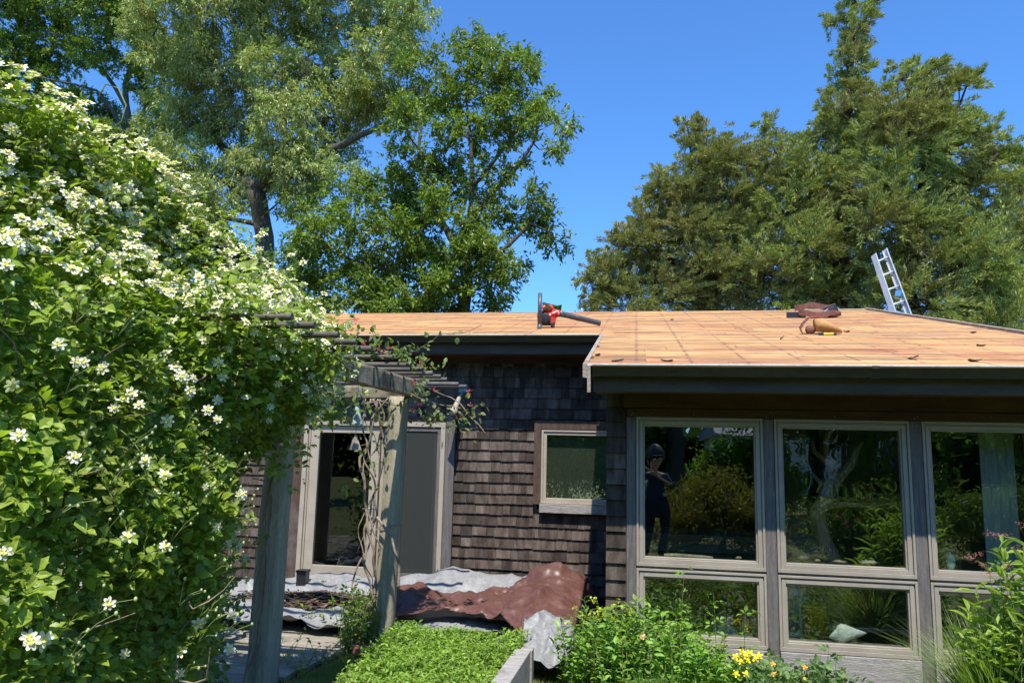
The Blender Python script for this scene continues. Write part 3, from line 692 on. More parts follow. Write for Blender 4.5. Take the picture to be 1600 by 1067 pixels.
cloth('tarp', [(-2.75, 7.25), (-2.5, 7.05), (-1.9, 7.1), (-1.35, 7.0), (-1.05, 6.75), (-.95, 6.45), (-.6, 6.5), (-.45, 7.2), (-.40, 8.2), (-.5, 8.45), (-1.05, 8.45), (-1.25, 8.2), (-2.0, 8.05), (-2.7, 7.95)],
      brown_h, brown_m, 'crumpled brown tarp heaped against the shingle wall beside the wing corner', 'tarp', res=.015)
cloth('tarp', [(-.95, 6.62), (-.92, 6.1), (-.75, 5.85), (-.3, 5.9), (-.02, 6.02), (-.25, 6.25), (-.42, 6.5), (-.55, 6.7)],
      lambda x, y: .03+.22*gs(x, y, -.72, 6.62, .24, .42)+crinkle(x*2.0, y*1.2, 1.7, 33), silver_m, 'crumpled pale silver tarp end lying on the grass beside the planting bed', 'tarp', res=.012)
# debris pile of torn shingles on the tarp
dmat = surf('torn shingle strips', (.035, .024, .02), (.17, .12, .085), 12, rough=.9, bump=.1, fine=60, rnd=.6)
db = MB()
for i in range(1500):
    a = random.gauss(0, .5); b = random.gauss(0, .30)
    if abs(a) > 1.05 or abs(b) > .55: continue
    cx, cy = -3.35+a, 7.70+b; h = base_h(cx, cy)+.03+random.random()*.14*math.exp(-(a/.5)**2-(b/.3)**2)
    an = random.gauss(.2, .7); L = random.uniform(.05, .22); w = random.uniform(.008, .035); ti = random.uniform(-.25, .25)
    d = np.array([cos(an)*cos(ti), sin(an)*cos(ti), sin(ti)]); s_ = np.array([-sin(an), cos(an), random.uniform(-.3, .3)])
    db.obox((cx, cy, h), d*L/2, s_*w/2, np.cross(d, s_)*.003)
db.build('debris_pile', dmat, kind='stuff', label='pile of torn off brown shingle strips on the tarp before the door', cat='debris')
# dark bin by the door
bn = PY(473, 905, 8.3)
t = thing('planter_pot', 'small square black plastic pot beside the left side of the glass door', 'pot', (bn[0], 8.3, 0))
MB().box(bn[0]-.055, bn[0]+.055, 8.24, 8.36, .05, .31).build('pot_body', M['black'], t, bevel=.008); MB().box(bn[0]-.062, bn[0]+.062, 8.233, 8.367, .285, .312).build('rim', M['black'], t, bevel=.004)
# brick and stone at the post foot
bp_ = PZ(572, 1012, .03); t = MB().obox((bp_[0], bp_[1], .02), (.075, .075, 0), (-.035, .035, 0), (0, 0, .03)).build('brick', M['brick'], bevel=.004, label='single red brick lying by the foot of the right pergola post', cat='brick')
rk = PZ(648, 998, .05); MB().ball((-1.99, 6.5, .03), .075, 10, sq=(1, .8, .7), jit=.3).build('stone', M['stone'], label='rounded grey stone at the foot of the right pergola post', cat='stone')

# ---------------------------------------------------------------- things on the roof
def onroof(px, py): p = PR(px, py); return Vector(p)
p = onroof(848, 514)
bl = thing('leaf_blower', 'red handheld leaf blower with long dark tube lying near the vent pipe on the roof', 'leaf blower', tuple(p))
Z0 = p.z; bx, by = p.x+.02, p.y+.22; Z0 = roofz(by)
q = MB(); q.lathe([(.0, -.045), (.085, -.045), (.105, -.02), (.105, .02), (.085, .045), (0, .045)], 20)
vs = [(bx+.01+v[0]*1.05, by+v[2], Z0+.135+v[1]) for v in q.v]; q.v = vs; q.ball((bx+.06, by, Z0+.17), .07, 8, sq=(1.2, .7, .9), jit=.2).box(bx-.0, bx+.11, by-.05, by+.06, Z0+.06, Z0+.13)
q.tube([(bx+.08, by-.01, Z0+.20), (bx+.14, by, Z0+.188), (bx+.17, by, Z0+.18)], [.045, .043, .045], 14); q.build('body', M['red'], bl, bevel=.006)
q = MB(); q.tube([(bx+.07, by, Z0+.20), (bx+.075, by, Z0+.26), (bx+.05, by, Z0+.285), (bx-.03, by, Z0+.285), (bx-.085, by, Z0+.25), (bx-.11, by, Z0+.17), (bx-.10, by, Z0+.08)], [.02, .018, .018, .017, .017, .016, .018], 10); q.build('handle', M['red'], bl)
q = MB(); q.lathe([(0, -.06), (.06, -.06), (.07, -.04), (.07, -.02), (0, -.02)], 16); q.v = [(bx-.01+v[0], by-.035+v[2], Z0+.11+v[1]) for v in q.v]; q.box(bx-.09, bx-.04, by-.09, by+.05, Z0+.09, Z0+.2); q.build('engine_cover', M['black'], bl, bevel=.004)
q = MB(); q.ball((bx-.05, by-.02, Z0+.06), .055, 8, sq=(1.2, .8, .7)); q.build('fuel_tank', M['steel'], bl)
q = MB().box(bx-.10, bx-.07, by-.07, by+.07, Z0-.005, Z0+.05).box(bx+.06, bx+.10, by-.07, by+.07, Z0-.005, Z0+.06).box(bx-.10, bx+.10, by-.06, by+.06, Z0+.035, Z0+.06); q.build('base', M['black'], bl, bevel=.006)
e = onroof(937, 509); e = Vector((e.x, e.y, roofz(e.y)+.035)); s_ = Vector((bx+.15, by, Z0+.185)); md = s_.lerp(e, .45)
q = MB(); q.tube([s_, s_.lerp(e, .1), s_.lerp(e, .44), s_.lerp(e, .45), s_.lerp(e, .48), s_.lerp(e, .99), e], [.042, .038, .036, .040, .036, .034, .036], 16); q.build('blower_tube', M['dgrey'], bl)

def belt_strip(pts, w, mat, parent, name='belt', th=.004):
    mb = MB(); vs = []; 
    pts = [Vector(a) for a in pts]
    for i, p_ in enumerate(pts):
        t_ = (pts[min(i+1, len(pts)-1)]-pts[max(i-1, 0)]).normalized(); sN = t_.cross(Vector((0, 0, 1))).normalized()*th
        vs += [p_-sN, p_+sN, p_+sN+Vector((0, 0, w)), p_-sN+Vector((0, 0, w))]
    fs = []
    for i in range(len(pts)-1):
        a = 4*i; b = a+4; fs += [(a+k, a+(k+1) % 4, b+(k+1) % 4, b+k) for k in range(4)]
    fs += [(3, 2, 1, 0), tuple(4*(len(pts)-1)+k for k in range(4))]
    mb.add(vs, fs, smooth=False); return mb.build(name, mat, parent, bevel=.001)
# upper belt
c = onroof(1277, 496); R = lambda x, y, h=0: (c.x+x, c.y+y, roofz(c.y+y)+h)
s = 1.0
t = thing('tool_belt', 'dark brown leather tool belt curled in a ring nearer the ridge, with a steel buckle', 'tool belt', R(0, 0), group='tool belts on the roof')
belt_strip([R(-.30+.28*(1-cos(a)), .2*sin(a), .01+.055*(1+sin(a))+.012*sin(5*a)) for a in np.linspace(.1, 2*pi*.93, 26)], .085, M['leather'], t)
belt_strip([R(-.44, -.08, 0), R(-.36, -.09, 0), R(-.26, -.07, 0), R(-.18, -.1, 0)], .085, M['black'], t, 'belt_end')
q = MB(); q.obox(R(.17, -.07, .12), (.08, 0, .03), (0, .03, 0), (-.02, 0, .055)); q.obox(R(.17, -.10, .12), (.05, 0, .018), (0, .005, 0), (-.01, 0, .03)); q.build('buckle', M['black'], t, bevel=.004)
MB().obox(R(.10, -.10, .09), (.03, 0, 0.02), (0, .008, 0), (-.01, 0, .02)).build('buckle_plate', M['steel'], t, bevel=.003)
q = MB(); q.ball(R(.0, -.10, .05), .10, 8, sq=(1.6, .5, .5), jit=.3).ball(R(.2, -.06, .06), .09, 8, sq=(1.2, .5, .8), jit=.3); q.build('pouch', M['leather'], t)
MB().obox(R(-.12, -.22, .015), (.06, .01, .01), (0, .015, 0), (0, 0, .012)).build('tool_grip', M['red'], t, bevel=.004)
# lower belt
c = onroof(1278, 522); R = lambda x, y, h=0: (c.x+x, c.y+y, roofz(c.y+y)+h)
t = thing('tool_belt', 'tool belt with a big tan suede pouch, lying below the ringed belt', 'tool belt', R(0, 0), group='tool belts on the roof')
pts = [(-.02, .02, .17), (-.09, .02, .16), (-.15, .02, .10), (-.18, .02, .05), (-.165, .0, .0), (-.11, -.02, -.02)]
mb = MB(); vs = []
for x, y, h_ in pts:
    for dy in (-.03, .03):
        for dn in (0, 1):
            vs.append(R(x*(1-.08*dn), y+dy, h_+.02-(.012*dn)))
fs = []
for i in range(len(pts)-1):
    a = 4*i; b = a+4; fs += [(a, b, b+2, a+2), (a+1, a+3, b+3, b+1), (a, a+1, b+1, b), (a+2, b+2, b+3, a+3)]
mb.add(vs, fs); mb.build('belt', M['leather'], t)
q = MB(); secs = [(-.03, .07, .085, .09), (.05, .075, .10, .088), (.13, .055, .085, .062), (.20, .035, .06, .038), (.235, .02, .03, .02)]
P2 = []
for x, rz_, ry_, zc in secs:
    for k_ in range(12):
        an = 2*pi*k_/12; P2.append(R(x, -.01+ry_*cos(an)*(1+.1*sin(3*an)), max(.004, zc+.008+rz_*sin(an))))
q.add(P2, [(i*12+k_, i*12+(k_+1) % 12, (i+1)*12+(k_+1) % 12, (i+1)*12+k_) for i in range(4) for k_ in range(12)]+[tuple(range(12))[::-1], tuple(48+k_ for k_ in range(12))], smooth=True)
q.build('pouch', M['tan'], t)
MB().ball(R(-.08, -.01, .045), .06, 8, sq=(.8, .6, .85), jit=.25).build('pouch', M['leather'], t, label='small dark brown pouch')
tp = thing('knife', 'small yellow and black utility knife beside the tan pouch on the roof', 'knife', R(.07, -.14, 0))
MB().obox(R(.07, -.15, .015), (.05, -.01, 0), (.006, .018, .003), (0, 0, .013)).build('grip', M['yellow'], tp, bevel=.005)
MB().obox(R(.0, -.14, .015), (.025, -.005, 0), (.006, .02, .003), (0, 0, .014)).obox(R(.13, -.16, .014), (.015, -.003, 0), (.004, .018, .003), (0, 0, .013)).build('grip_end', M['black'], tp, bevel=.004)
# scraps
scm = surf('roofing scrap', (.04, .03, .03), (.09, .065, .055), 20, rough=.9, bump=.1, fine=80)
for i, (px, py, L, hh, why) in enumerate([(1222, 530, .03, .06, 'dark curled shingle scrap standing on end left of the tan pouch'), (1323, 519, .045, .025, 'small dark scrap right of the tan pouch'),
        (1427, 561, .05, .035, 'dark scrap with an upturned tip near the gutter in the middle of the wing roof'), (1523, 565, .06, .015, 'flat dark scrap by the gutter near the right end of the roof'),
        (965, 565, .07, .014, 'grey flat scrap by the gutter just right of the rake corner'), (1042, 565, .07, .012, 'long thin scrap by the gutter left of the first window'),
        (934, 556, .03, .02, 'little black scrap beside the left rake board'), (1521, 521, .03, .02, 'little dark scrap near the right rake board'), (1050, 500, .035, .012, 'small dark scrap high on the roof right of the leaf blower'),
        (1533, 541, .05, .012, 'brown sliver in the middle of the right roof slope')]):
    p = onroof(px, py); an = random.uniform(-.6, .6); L *= .62; hh *= .5
    mb = MB(); n_ = 6; vs = []
    for k_ in range(n_+1):
        u = k_/n_; x = (u-.5)*2*L; zz = hh*(u**2 if i % 2 == 0 else 4*(u-.5)**2)
        for s2 in (-1, 1):
            for dz in (0, .008): vs.append((p.x+x*cos(an)-s2*.022*sin(an), p.y+x*sin(an)+s2*.022*cos(an), roofz(p.y+x*sin(an))+.003+zz+dz))
    fs = []
    for k_ in range(n_):
        a = 4*k_; b = a+4; fs += [(a, a+2, b+2, b), (a+1, b+1, b+3, a+3), (a, b, b+1, a+1), (a+2, a+3, b+3, b+2)]
    fs += [(0, 1, 3, 2), (4*n_, 4*n_+2, 4*n_+3, 4*n_+1)]
    mb.add(vs, fs).build('shingle_scrap', scm, label=why, cat='scrap', group='scraps left on the bare roof')
# ladder leaning against the far roof edge
lad = thing('ladder', 'aluminium ladder leaning against the far right roof edge in front of the cedars', 'ladder', (4.5, 13.6, 0))
A1, A2 = Vector(PY(1365, 398, 13.5)), Vector(PY(1397, 492, 13.0)); B1, B2 = Vector(PY(1382, 390, 13.75)), Vector(PY(1420, 492, 13.25))
dA = (A2-A1); dA *= (A1.z-.0)/(A1.z-A2.z); dB = (B2-B1)*((B1.z)/(B1.z-B2.z)); A0, B0 = A1+dA, B1+dB
def rail(a, b, w, side):
    d_ = (b-a).normalized(); acr = (B1-A1).normalized(); nn = d_.cross(acr).normalized(); mb = MB()
    pr = [(-1, -1), (1, -1), (1, -.86), (-.7, -.86), (-.7, .86), (1, .86), (1, 1), (-1, 1)]
    vs = [e_+acr*(x*.017*side)+nn*(z*w) for e_ in (a, b) for x, z in pr]; n_ = 8
    mb.add(vs, [(k_, (k_+1) % n_, n_+(k_+1) % n_, n_+k_) for k_ in range(n_)]+[tuple(range(n_))[::-1], tuple(range(n_, 2*n_))]); mb.build('rail', M['alu'], lad)
rail(A1, A0, .05, 1); rail(B1, B0, .05, -1)
L = (A0-A1).length; u = .17
while u < L-.2:
    a = A1+(A0-A1)*(u/L); b = B1+(B0-B1)*(u/L); MB().tube([a, b], .02, 8).build('rung', M['barkred'] if False else M['alu'], lad); u += .305
q = MB(); cA = A1.lerp(B1, .5)+(A0-A1)*(.95/L); q.obox(B1+(B0-B1)*(.93/L)+Vector((-.05, -.02, 0)), (.05, 0, -.0), (0, .01, 0), (0.01, 0, .05)); q.build('label_plate', plain('blue tag', (.1, .3, .6), .5), lad)

# ---------------------------------------------------------------- raised bed
bed = thing('raised_bed', 'raised planting bed edged with silvered timber boards, filled with low bright green plants', 'planter', (-1.4, 5.5, 0))
mb = MB(); mb.obox((-.795, 4.9, .13), (.018, 0, 0), (.02, .76, 0), (0, 0, .15)); mb.build('side_board', M['sillwood'], bed, bevel=.005)
mb = MB(); mb.obox((-.845, 4.9, .272), (.05, 0, 0), (.02, .74, 0), (0, 0, .009)); mb.build('cap_board', M['sillwood'], bed, bevel=.004)
MB().box(-.835, -.745, 5.60, 5.70, -.06, .285).build('corner_post', M['sillwood'], bed, bevel=.006)
MB().box(-2.0, -.84, 6.25, 6.29, -.06, .2).build('end_board', M['sillwood'], bed, bevel=.005)
MB().box(-1.98, -.86, 4.0, 6.24, -.05, .16).build('soil', M['soil'], bed)

# ---------------------------------------------------------------- things inside, seen through the glass
IY = WY+.10
driftm = surf('driftwood', (.36, .25, .15), (.60, .46, .31), 6, (5, 5, 1), .85, .5, 30, spec=.2, bdist=.01)
dr_ = thing('driftwood', 'tall forked driftwood branch standing behind the middle big window', 'driftwood', (1.5, 6.75, .12))
Yd = 6.52
def pp(px, py, dy=0): return Vector(PY(px, py, Yd+dy))
q = MB()
q.tube([pp(1308, 930), pp(1302, 880), pp(1286, 840), pp(1276, 800), pp(1290, 775), pp(1302, 745)], [.085, .075, .06, .062, .055, .045], 10)
q.tube([pp(1290, 785), pp(1308, 750, .05), pp(1330, 725, .05), pp(1340, 700), pp(1349, 690)], [.05, .042, .035, .022, .008], 9)
q.tube([pp(1300, 750), pp(1303, 722), pp(1292, 712), pp(1290, 690), pp(1298, 672), pp(1303, 650)], [.04, .03, .026, .022, .018, .012], 8)
q.tube([pp(1300, 726), pp(1285, 716), pp(1272, 705), pp(1269, 688)], [.025, .022, .018, .012], 8)
q.tube([pp(1294, 760), pp(1280, 752), pp(1268, 738)], [.03, .02, .008], 7)
q.tube([pp(1292, 790), pp(1320, 788, -.1), pp(1360, 790, -.15), pp(1395, 786, -.2)], [.03, .02, .014, .008], 7)
q.build('branch', driftm, dr_)
def pebble(px, py, r, sq, mat, label, cat='stone', grp='stones on the window sills', Y=IY, name='stone'):
    p = PY(px, py, Y); MB().ball((p[0], p[1], p[2]+r*sq[2]*.4), r, 8, sq=sq, jit=.35).build(name, mat, label=label, cat=cat, group=grp)
stn = surf('tan stone', (.42, .33, .2), (.6, .5, .34), 14, rough=.8, bump=.2, fine=60)
MB().box(-.08, 3.1, WY+.065, WY+.165, .80, .905).build('inner_sill', M['room'], house); MB().box(-.08, 3.1, WY+.065, WY+.165, .24, .342).build('inner_sill', M['room'], house)
p = PY(1076, 869, IY)
t = MB(); t.tube([(p[0]-.19, IY, .924), (p[0]-.1, IY, .927), (p[0]+.1, IY, .922), (p[0]+.185, IY, .92)], [.014, .018, .017, .012], 9); t.build('driftwood_stick', surf('pale bark stick', (.35, .28, .17), (.5, .42, .28), 14, rough=.9, bump=.2), label='pale barked stick lying along the sill of the first big window', cat='stick')
pebble(1154, 872, .024, (1, .6, .5), stn, 'small pale pebble right of the stick on the first window sill')
pebble(1254, 872, .038, (1.1, .5, .5), stn, 'pointed tan stone at the left end of the middle window sill')
pebble(1277, 876, .022, (1, .7, .5), stn, 'small round stone between two larger ones on the middle window sill')
pebble(1312, 878, .042, (1.3, .5, .35), stn, 'flat brown stone at the foot of the driftwood on the middle window sill')
pebble(1357, 880, .048, (1.4, .5, .45), stn, 'large yellowish stone at the right end of the middle window sill')
gl = plain('sea glass', (.45, .62, .52), .25)
p = PY(1486, 889, IY); MB().ball((p[0], IY, .965), .07, 7, sq=(.45, .25, 1), jit=.5).build('glass_shard', gl, label='upright pale green glass shard on the sill of the third window', cat='glass')
# big conch
p = PY(1322, 1000, IY-.01); sh_ = MB(); q = [(0, -.13), (.014, -.11), (.026, -.08), (.042, -.04), (.058, 0), (.068, .03), (.062, .05), (.040, .06), (.042, .066), (.026, .078), (.027, .083), (.012, .095), (0, .105)]
sh_.lathe([(a, b) for a, b in q], 16); rr = []
for v in sh_.v:
    an = math.atan2(v[1], v[0]); k_ = 1+.22*cos(an)+.12*cos(an*3+v[2]*30); rr.append((p[0]-v[2]*1.15, p[1]+v[1]*k_*.7, .352+.052+v[0]*k_-v[2]*.18+.0))
sh_.v = rr; sh_.build('shell', surf('whelk shell', (.58, .66, .55), (.7, .72, .64), 12, rough=.5, bump=.15, fine=50), label='big pale green white whelk shell on the low sill of the middle window', cat='shell')
# buckets, jug, basket, chair behind the low windows
FZ = .125
def room_at(px, Y): return PY(px, 940, Y)[0]
x = room_at(1272, 6.5); t = thing('bucket', 'tall yellow plastic bucket behind the low middle window', 'bucket', (x, 6.5, FZ))
MB().lathe([(0, .0), (.105, .0), (.085, .42), (.092, .42), (.092, .435), (.08, .435), (.09, .02), (0, .02)], 20, (x, 6.5, FZ)).build('bucket_body', M['yellow'], t)
MB().tube([(x+.085*cos(a), 6.5-.02*sin(a), FZ+.43-.10*sin(a)) for a in np.linspace(0, pi, 12)], .005, 6).build('bucket_handle', M['yellow'], t)
x = room_at(1243, 6.75); t = thing('jug', 'white plastic sprayer jug beside the yellow bucket in the low middle window', 'jug', (x, 6.75, FZ))
MB().lathe([(0, 0), (.10, 0), (.11, .04), (.11, .38), (.09, .45), (.04, .49), (.035, .54), (.05, .55), (.05, .6), (0, .61)], 18, (x, 6.75, FZ)).build('jug_body', M['white'], t)
MB().tube([(x+.04, 6.75, FZ+.58), (x+.14, 6.7, FZ+.5), (x+.15, 6.66, FZ+.3), (x+.12, 6.68, FZ+.1)], .007, 6).build('hose', M['yellow'], t)
x = room_at(1228, 6.45); t = thing('chair', 'white plastic garden chair folded behind the low middle window', 'chair', (x, 6.45, FZ))
q = MB()
for dx in (-.06, .10): q.tube([(x+dx, 6.40, FZ), (x+dx, 6.43, FZ+.42), (x+dx-.02, 6.43, FZ+.49)], .012, 8)
q.tube([(x-.08, 6.43, FZ+.49), (x+.08, 6.43, FZ+.49)], .012, 8); q.build('frame', M['white'], t)
MB().box(x-.16, x+.1, 6.38, 6.55, FZ+.2, FZ+.22).build('seat', M['white'], t, bevel=.005)
x = room_at(1330, 6.75); t = MB().lathe([(0, 0), (.15, 0), (.19, .32), (.21, .34), (.2, .36), (.17, .34), (.13, .02), (0, .02)], 22, (x, 6.75, FZ+.28)).build('basket', surf('wicker', (.16, .12, .06), (.3, .23, .13), 60, rough=.8, bump=.4, fine=90), label='round brown basket on a low table behind the low middle window', cat='basket')
t = thing('side_table', 'low dark table carrying the round basket behind the middle window', 'table', (x, 6.75, FZ))
MB().box(x-.3, x+.35, 6.5, 7.0, FZ+.24, FZ+.275).build('table_top', M['steel'], t, bevel=.004)
for dx, dy in ((-.27, -.27), (.32, -.27), (-.27, .27), (.32, .27)): MB().box(x+dx-.015, x+dx+.015, 6.75+dy*.8-.015, 6.75+dy*.8+.015, FZ, FZ+.238).build('leg', M['black'], t)
x = room_at(1172, 6.48); t = MB().lathe([(0, 0), (.12, 0), (.15, .1), (.15, .26), (.13, .40), (.11, .40), (.13, .24), (0, .03)], 18, (x, 6.48, FZ)).build('flower_pot', surf('orange glazed pot', (.4, .12, .04), (.55, .3, .06), 6, rough=.4, bump=0, c3=(.15, .3, .06), c3scale=9), label='orange and green painted pot behind the low first window', cat='pot')
x = room_at(1140, 6.5); t = MB().ball((x, 6.5, FZ+.17), .12, 9, sq=(1, .8, 1.4), jit=.3).build('bag', plain('pale plastic bag', (.45, .55, .6), .5), label='pale blue plastic bag standing left of the orange pot', cat='bag')
# long table behind the first big window
t = thing('table', 'long grey table standing behind the first big window', 'table', (.5, 7.7, FZ))
MB().box(-.05, 1.75, 7.3, 8.0, .93, .98).build('table_top', M['room'], t, bevel=.004)
MB().box(.0, 1.7, 7.34, 7.36, .82, .929).build('apron', M['room'], t)
for dx in (.0, 1.66):
    for dy in (7.34, 7.92): MB().box(dx, dx+.04, dy, dy+.04, FZ, .929).build('leg', M['black'], t)
# birdcage-like black stand behind third window
x = 2.42; t = MB(); t.tube([(x, 7.2, FZ), (x, 7.2, 1.95)], .018, 8).tube([(x-.15, 7.2, 1.85), (x+.2, 7.2, 1.88)], .014, 8).lathe([(0, 0), (.16, 0), (.14, .03), (0, .03)], 16, (x, 7.2, FZ)).build('floor_stand', M['black'], label='thin black metal stand behind the third window', cat='stand')
x = 2.5; t = MB(); t.lathe([(0, 0), (.2, .02), (.21, .03), (.18, .03), (0, .015)], 24, (x, 7.0, .60)).build('tray', M['steel'], label='shallow metal bowl seen in the low third window', cat='bowl'); MB().tube([(x, 7.0, FZ), (x, 7.0, .60)], .02, 8).lathe([(0, 0), (.12, 0), (.1, .02), (0, .02)], 16, (x, 7.0, FZ)).build('pedestal', M['black'], label='thin black pedestal under the metal bowl behind the low third window', cat='pedestal')
# ---------------------------------------------------------------- trees
def tree(name, label, Y, trunk, limbs, blobs, lm, bark, dens=1.0, lsize=.13, lw=.42, kind='oak', up=.25, jitY=1.3, group=None, fill=.62, cat='tree', seedpts=True):
    """trunk, limbs: lists of (px,py,radius m[,dY]); blobs: (px,py,r px[,dY])"""
    T = [(Vector(PY(a[0], a[1], Y+(a[3] if len(a) > 3 else 0))), a[2]) for a in trunk]
    base = Vector((T[0][0].x, T[0][0].y, -.06)); root = thing(name, label, cat, base, group=group)
    T = [(base, T[0][1]*1.35)]+T
    q = MB(); nodes = []
    def seg(pts, rad, n=8):
        P_, R_ = [], []
        for i in range(len(pts)-1):
            for j in range(4): t = j/4; P_.append(pts[i].lerp(pts[i+1], t)); R_.append(rad[i]*(1-t)+rad[i+1]*t)
        P_.append(pts[-1]); R_.append(rad[-1])
        P_ = [p+Vector((mnoise.noise(p*1.1), mnoise.noise(p*1.1+Vector((9, 0, 0))), mnoise.noise(p*1.1+Vector((0, 9, 0)))))*min(.25, R_[i]*1.1) for i, p in enumerate(P_)]
        q.tube(P_, R_, n); nodes.extend((p, r) for p, r in zip(P_, R_) if p.z > T[1][0].z*.6)
    seg([t[0] for t in T], [t[1] for t in T], 12)
    for L_ in limbs:
        seg([Vector(PY(a[0], a[1], Y+(a[3] if len(a) > 3 else 0))) for a in L_], [a[2] for a in L_], 9)
    base_nodes = list(nodes); cl = []
    m_px = Y/FOC
    for bi, b in enumerate(blobs):
        dY = b[3] if len(b) > 3 else random.uniform(-jitY, jitY)
        c_ = Vector(PY(b[0], b[1], Y+dY)); r_ = b[2]*m_px
        best = min(nodes, key=lambda n_: (n_[0]-c_).length+max(0, n_[0].z-c_.z+.2)*2.5)
        a = best[0]; mid = a.lerp(c_, .5)+Vector((random.uniform(-.2, .2), random.uniform(-.2, .2), -.12*(c_-a).length*random.uniform(-.3, 1)))
        ra = min(best[1]*.65, .02+.018*(c_-a).length)
        seg([a, mid, c_], [ra, ra*.6, .014], 6)
        nsub = max(3, int(14*(r_/.7)**2*dens))
        for s in range(nsub):
            d = Vector(rdir(1)[0]); d.z *= .8; rr = r_*(random.random()**.42)
            e = c_+d*rr*Vector((1, 1.15, .95)).length/1.8*1.05 if False else c_+Vector((d.x*rr, d.y*rr*1.2, d.z*rr))
            cl.append((e, d, r_))
            if s % 2 == 0: q.tube([c_+d*rr*.15, c_+d*rr*.6+Vector((0, 0, -.04)), e], [.014, .009, .004], 4, cap=False)
    q.build('trunk', bark, root)
    # foliage
    V = []
    if kind == 'oak':
        per = int(120*fill/.62)
        C_ = np.array([tuple(c[0]) for c in cl]); D_ = np.array([tuple(c[1]) for c in cl])
        n = len(C_)*per; idx = np.repeat(np.arange(len(C_)), per)
        # twigs fan out of every cluster centre, leaves sit in tufts along them
        tw = 6; tdir = unit(rdir(len(C_)*tw).reshape(len(C_), tw, 3)*1.0+D_[:, None]*.5+np.array([0, 0, up*.6]))
        ti = rng.integers(0, tw, n); td = tdir[idx, ti]; dist = rng.random(n)**.6*.34*(1+.4*rng.random(n))
        pos = C_[idx]+td*dist[:, None]+rng.normal(size=(n, 3))*.045
        ld = unit(td*.8+rng.normal(size=(n, 3))*.75+np.array([0, 0, up-.3])); nr = unit(rng.normal(size=(n, 3))*.55+np.array([0, -.25, 1.]))
        sc = np.stack([lsize*lw*rng.uniform(.7, 1.3, n), lsize*rng.uniform(.65, 1.3, n), np.full(n, lsize)], 1)
        Vx, F, _ = replicate(*LEAF2, pos, frames(ld, nr), sc)
    else:
        per = 62; pl = 5
        C_ = np.array([tuple(c[0]) for c in cl]); D_ = np.array([tuple(c[1]) for c in cl])
        k = len(C_)*pl; ci = np.repeat(np.arange(len(C_)), pl)
        pd = unit(D_[ci]*.75+rng.normal(size=(k, 3))*.45+np.array([.22, 0, .50])); plen = rng.uniform(.3, .95, k)*np.clip(np.array([c[2] for c in cl])[ci]/.55, .42, 1); p0 = C_[ci]+rng.normal(size=(k, 3))*.10
        n = k*per; pi_ = np.repeat(np.arange(k), per); t = rng.random(n)**.75
        curve = np.array([.12, 0, -.18]); pos = p0[pi_]+pd[pi_]*(t*plen[pi_])[:, None]+curve*(t**2*plen[pi_])[:, None]
        side = unit(np.cross(pd[pi_], rdir(n))); rad_ = (.105*(1-t*.8))*rng.random(n)**.5
        pos = pos+side*rad_[:, None]*.8
        ld = unit(side*.5+pd[pi_]*1.0+rng.normal(size=(n, 3))*.22); nr = unit(rng.normal(size=(n, 3))*.6+np.array([0, -.5, 1.]))
        sc = np.stack([lsize*lw*rng.uniform(.6, 1.4, n), lsize*rng.uniform(.6, 1.3, n), np.full(n, lsize)], 1)
        Vx, F, _ = replicate(*LEAF2, pos, frames(ld, nr), sc)
    me = npmesh('crown', Vx-np.array(base), F); link('crown', me, root, [lm], kind='stuff')
    return root

oak_pale = leafmat('pale oak leaves', (.095, .12, .035), (.17, .18, .075), (.115, .12, .045), gain=2.9, trans=.28, rough=.38, spec=.5, patch=.5)
oak_dark = leafmat('green oak leaves', (.062, .10, .013), (.12, .155, .022), (.085, .112, .018), gain=2.1, trans=.32, rough=.42, spec=.4, patch=.5)
cedar_m = leafmat('cedar foliage', (.062, .069, .024), (.125, .125, .046), (.10, .092, .036), gain=3.9, trans=.15, rough=.6, spec=.2, patch=.8)
cedar_m2 = leafmat('green cedar foliage', (.066, .082, .024), (.13, .139, .045), (.095, .09, .032), gain=3.9, trans=.15, rough=.6, spec=.2, patch=.8)

